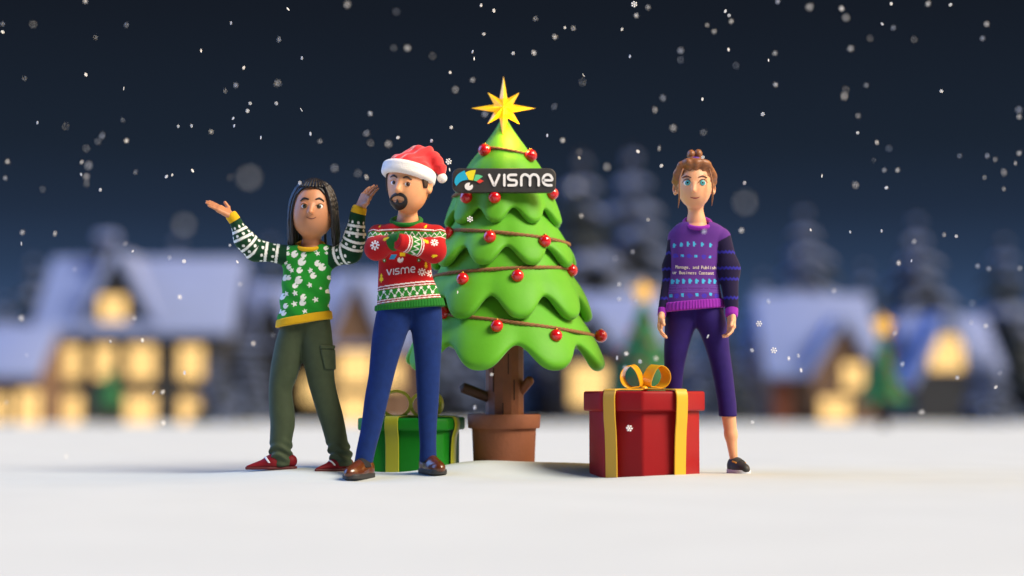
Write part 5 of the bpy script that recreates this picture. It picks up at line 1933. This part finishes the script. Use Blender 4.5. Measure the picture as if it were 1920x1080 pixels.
def build_pines():
    protos = [make_pine(1, .75), make_pine(5, .9), make_pine(9, .45)]
    used = [0, 0, 0]
    #      px, top py, base py, Y, kind, label
    T = [(5, 545, 790, 88, 1, 'snowy pine at the left edge beside the big dark house'),
         (1090, 270, 700, 105, 2, 'tall dark pine rising behind the big decorated tree to its right'),
         (1185, 262, 720, 118, 0, 'tall snow dusted pine between the big tree and the woman in purple'),
         (1510, 375, 720, 100, 0, 'large snowy pine rising behind the lavender roof right of the woman'),
         (1430, 500, 770, 92, 1, 'low snow heavy pine just right of the woman in purple'),
         (1722, 390, 730, 108, 0, 'snowy pine standing behind the small tree with the yellow star on the right'),
         (1885, 430, 770, 95, 2, 'dark pine at the right edge of the village'),
         (1800, 560, 790, 90, 1, 'short snowy pine at the foot of the small cottage on the far right'),
         (1850, 640, 800, 66, 1, 'small snow covered fir nearest to the right edge'),
         (505, 430, 760, 100, 2, 'dark pine behind the man in the green sweater'),
         (455, 600, 795, 72, 1, 'snow covered fir right of the big dark house'),
         (400, 655, 795, 66, 0, 'small snowy fir at the right corner of the big dark house'),
         (640, 420, 740, 120, 2, 'distant dark pine between the two men'),
         (805, 420, 740, 120, 2, 'distant dark pine behind the man in the red sweater'),
         (880, 600, 790, 80, 1, 'snowy fir seen under the left branches of the big tree'),
         (1010, 620, 790, 84, 0, 'snowy fir seen between the clay pot and the red gift box'),
         (1345, 560, 790, 88, 2, 'dark fir behind the legs of the woman in purple'),
         (1300, 640, 795, 70, 1, 'pale snowy fir seen between the legs of the woman'),
         (60, 470, 740, 125, 2, 'distant dark pine behind the left end of the big dark house'),
         (330, 430, 740, 125, 0, 'distant pine behind the roof of the big dark house'),
         (1620, 480, 740, 125, 2, 'distant dark pine between the two right hand cottages')]
    for px, top, base, Y, k, lab in T:
        o = protos[k] if not used[k] else dup(protos[k])
        used[k] = 1
        b = P(px, base, Y); t = P(px, top, Y)
        g = float(gz(b[0], Y)) - .1
        h = t[2] - g
        o.location = (b[0], Y, g); o.scale = (h * 1.25, h * 1.25, h)
        o.rotation_euler = (0, 0, rnd.uniform(0, 6.28))
        o['label'] = lab; o['category'] = 'tree'; o['group'] = 'snowy pines behind the village'


def small_tree(px, top, low, base, wpx, Y, lab, star):
    c = P(px, base, Y); c[2] = float(gz(c[0], Y)) - .05
    root = empty('decorated_tree' if star else 'fir_tree', c, lab, 'tree')
    s = S(Y)
    fol = mat('fir_green', lin('#236a3c'), .8, var=.25, vscale=3)
    zt, zl = P(px, top, Y)[2], P(px, low, Y)[2]
    R = wpx / s / 2
    H = zt - zl
    MB().lathe([(R * .19, c[2] - .1), (R * .17, zl + H * .2), (.02, zl + H * .4)], (c[0], Y, 0), 12).build('trunk', TRUNK, root, smooth=True)
    r = random.Random(int(px))
    mb = MB()
    for i in range(5):
        n = 11
        z0 = zl + H * i * .19; z1 = min(zt, z0 + H * .36)
        ra = R * (1 - i * .185)
        for k in range(n):
            a = 2 * math.pi * (k + .5 * (i % 2)) / n; da = math.pi / n * 1.25
            rr = ra * r.uniform(.93, 1.06); zz = z0 - H * .03 * r.random()
            def pt(q, an, z): return (c[0] + q * math.sin(an), Y - q * math.cos(an), z)
            v = [pt(0.02, a, z1), pt(rr * .5, a - da, (z0 + z1) / 2), pt(rr * .56, a, (z0 + z1) / 2), pt(rr * .5, a + da, (z0 + z1) / 2),
                 pt(rr * .82, a - da * .9, zz + .08 * H), pt(rr, a, zz), pt(rr * .82, a + da * .9, zz + .08 * H), pt(rr * .3, a, zz + .1 * H)]
            mb.add(v, [(0, 1, 2), (0, 2, 3), (1, 4, 5, 2), (2, 5, 6, 3), (4, 7, 5), (5, 7, 6)])
    mb.build('crown', fol, root, smooth=False, fix=False)
    if star:
        sc = np.array([c[0], Y, zt + 14 / s])
        pts = [(sc[0] + (25 if k % 2 == 0 else 12) / s * math.sin(math.pi * k / 5), sc[2] + (25 if k % 2 == 0 else 12) / s * math.cos(math.pi * k / 5)) for k in range(10)]
        v = [(sc[0], Y - .16, sc[2]), (sc[0], Y + .16, sc[2])] + [(x, Y, z) for x, z in pts]
        f = []
        for k in range(10): f += [(0, 2 + k, 2 + (k + 1) % 10), (1, 2 + (k + 1) % 10, 2 + k)]
        mk('star', v, f, mat('star_yellow', lin('#d9a51e'), .4, emit=lin('#ffc000'), estr=.45), root, smooth=False)
        rb = mat('bauble_dark_red', lin('#8a1a1a'), .3)
        for k in range(7):
            a = r.uniform(-1.2, 1.2); t = .12 + .11 * k
            q = R * (1 - t * .88)
            MB().sphere((c[0] + q * math.sin(a), Y - q * math.cos(a), zl + H * t), R * .085, 10).build('tree_ball', rb, root, smooth=True)


def build_village():
    house('large dark house with three rows of lit windows and a snowy gable on the left', 70, 800, 95, 408, 614, 492, M_WALL, 7.0,
          [(212, 588, 50, 66, .12), (128, 679, 48, 62, 0), (196, 679, 40, 62, 0), (266, 679, 52, 62, 0), (358, 679, 46, 62, 0), (128, 770, 50, 58, 0), (264, 770, 56, 58, 0), (358, 770, 44, 52, 0)],
          [(140, 298, 476, 628, .12)], (200, 455, 520, 30), (62, 440), door=None)
    house('narrow lavender roofed cottage with a glowing doorway at the left edge', 66, 802, -40, 74, 700, 620, M_WALLB, 6.0,
          [(54, 766, 44, 66, 0), (0, 766, 30, 50, 0)], (), None, (-60, 78))
    house('snow roofed cottage behind the man in the green sweater', 78, 796, 470, 640, 640, 540, M_WALL, 6.5,
          [(590, 730, 40, 50, 0), (510, 730, 36, 46, 0)], [(462, 548, 545, 650, .6)], None, (452, 660))
    house('brown cottage with bright lit windows between the two men', 74, 798, 622, 760, 640, 520, M_WALLB, 6.5,
          [(668, 690, 62, 60, .6), (664, 766, 60, 50, .6), (730, 700, 44, 50, 0)], [(618, 716, 520, 640, .6)], None, (606, 775))
    house('snowy cottage with a warm lit window seen between the tree and the red gift box', 76, 796, 1050, 1250, 640, 560, M_WALL, 6.5,
          [(1104, 722, 66, 72, .6), (1200, 720, 40, 44, 0)], [(1060, 1150, 580, 650, .6)], None, (1040, 1262))
    house('brown cottage with a wide lavender snow roof and a glowing doorway right of the woman', 68, 798, 1448, 1640, 690, 560, M_WALLB, 6.5,
          [(1600, 705, 40, 48, .7), (1566, 768, 56, 44, .7)], [(1524, 1640, 600, 700, .7)], None, (1432, 1655), door=(1468, 715, 34))
    house('small cottage with one round glowing window and a steep snowy gable on the far right', 76, 790, 1722, 1866, 690, 600, M_WALL, 6.5,
          [(1775, 662, 62, 66, .6)], [(1718, 1838, 590, 720, .6)], None, (1710, 1880))
    small_tree(1207, 562, 746, 790, 160, 26, 'decorated dark green tree with yellow star behind the red gift box', True)
    small_tree(1657, 626, 756, 788, 104, 34, 'decorated dark green tree with yellow star in front of the right hand cottages', True)
    small_tree(205, 690, 762, 796, 66, 60, 'small dark green fir in front of the big dark house', False)


# ================================================================== BUILD
build_ground()
build_world()
build_lights()
build_tree()
build_garlands()
build_star()
build_sign()
build_red_box()
build_green_box()
import os
if not os.environ.get('NOPPL'):
    person_red()
    person_green()
    person_purple()
build_flakes()
build_village()
build_pines()

sc = bpy.context.scene
sc.view_settings.view_transform = 'Standard'
sc.view_settings.look = 'None'
sc.view_settings.exposure = 0.3
sc.view_settings.gamma = 1
sc.cycles.use_denoising = True
sc.cycles.max_bounces = 6
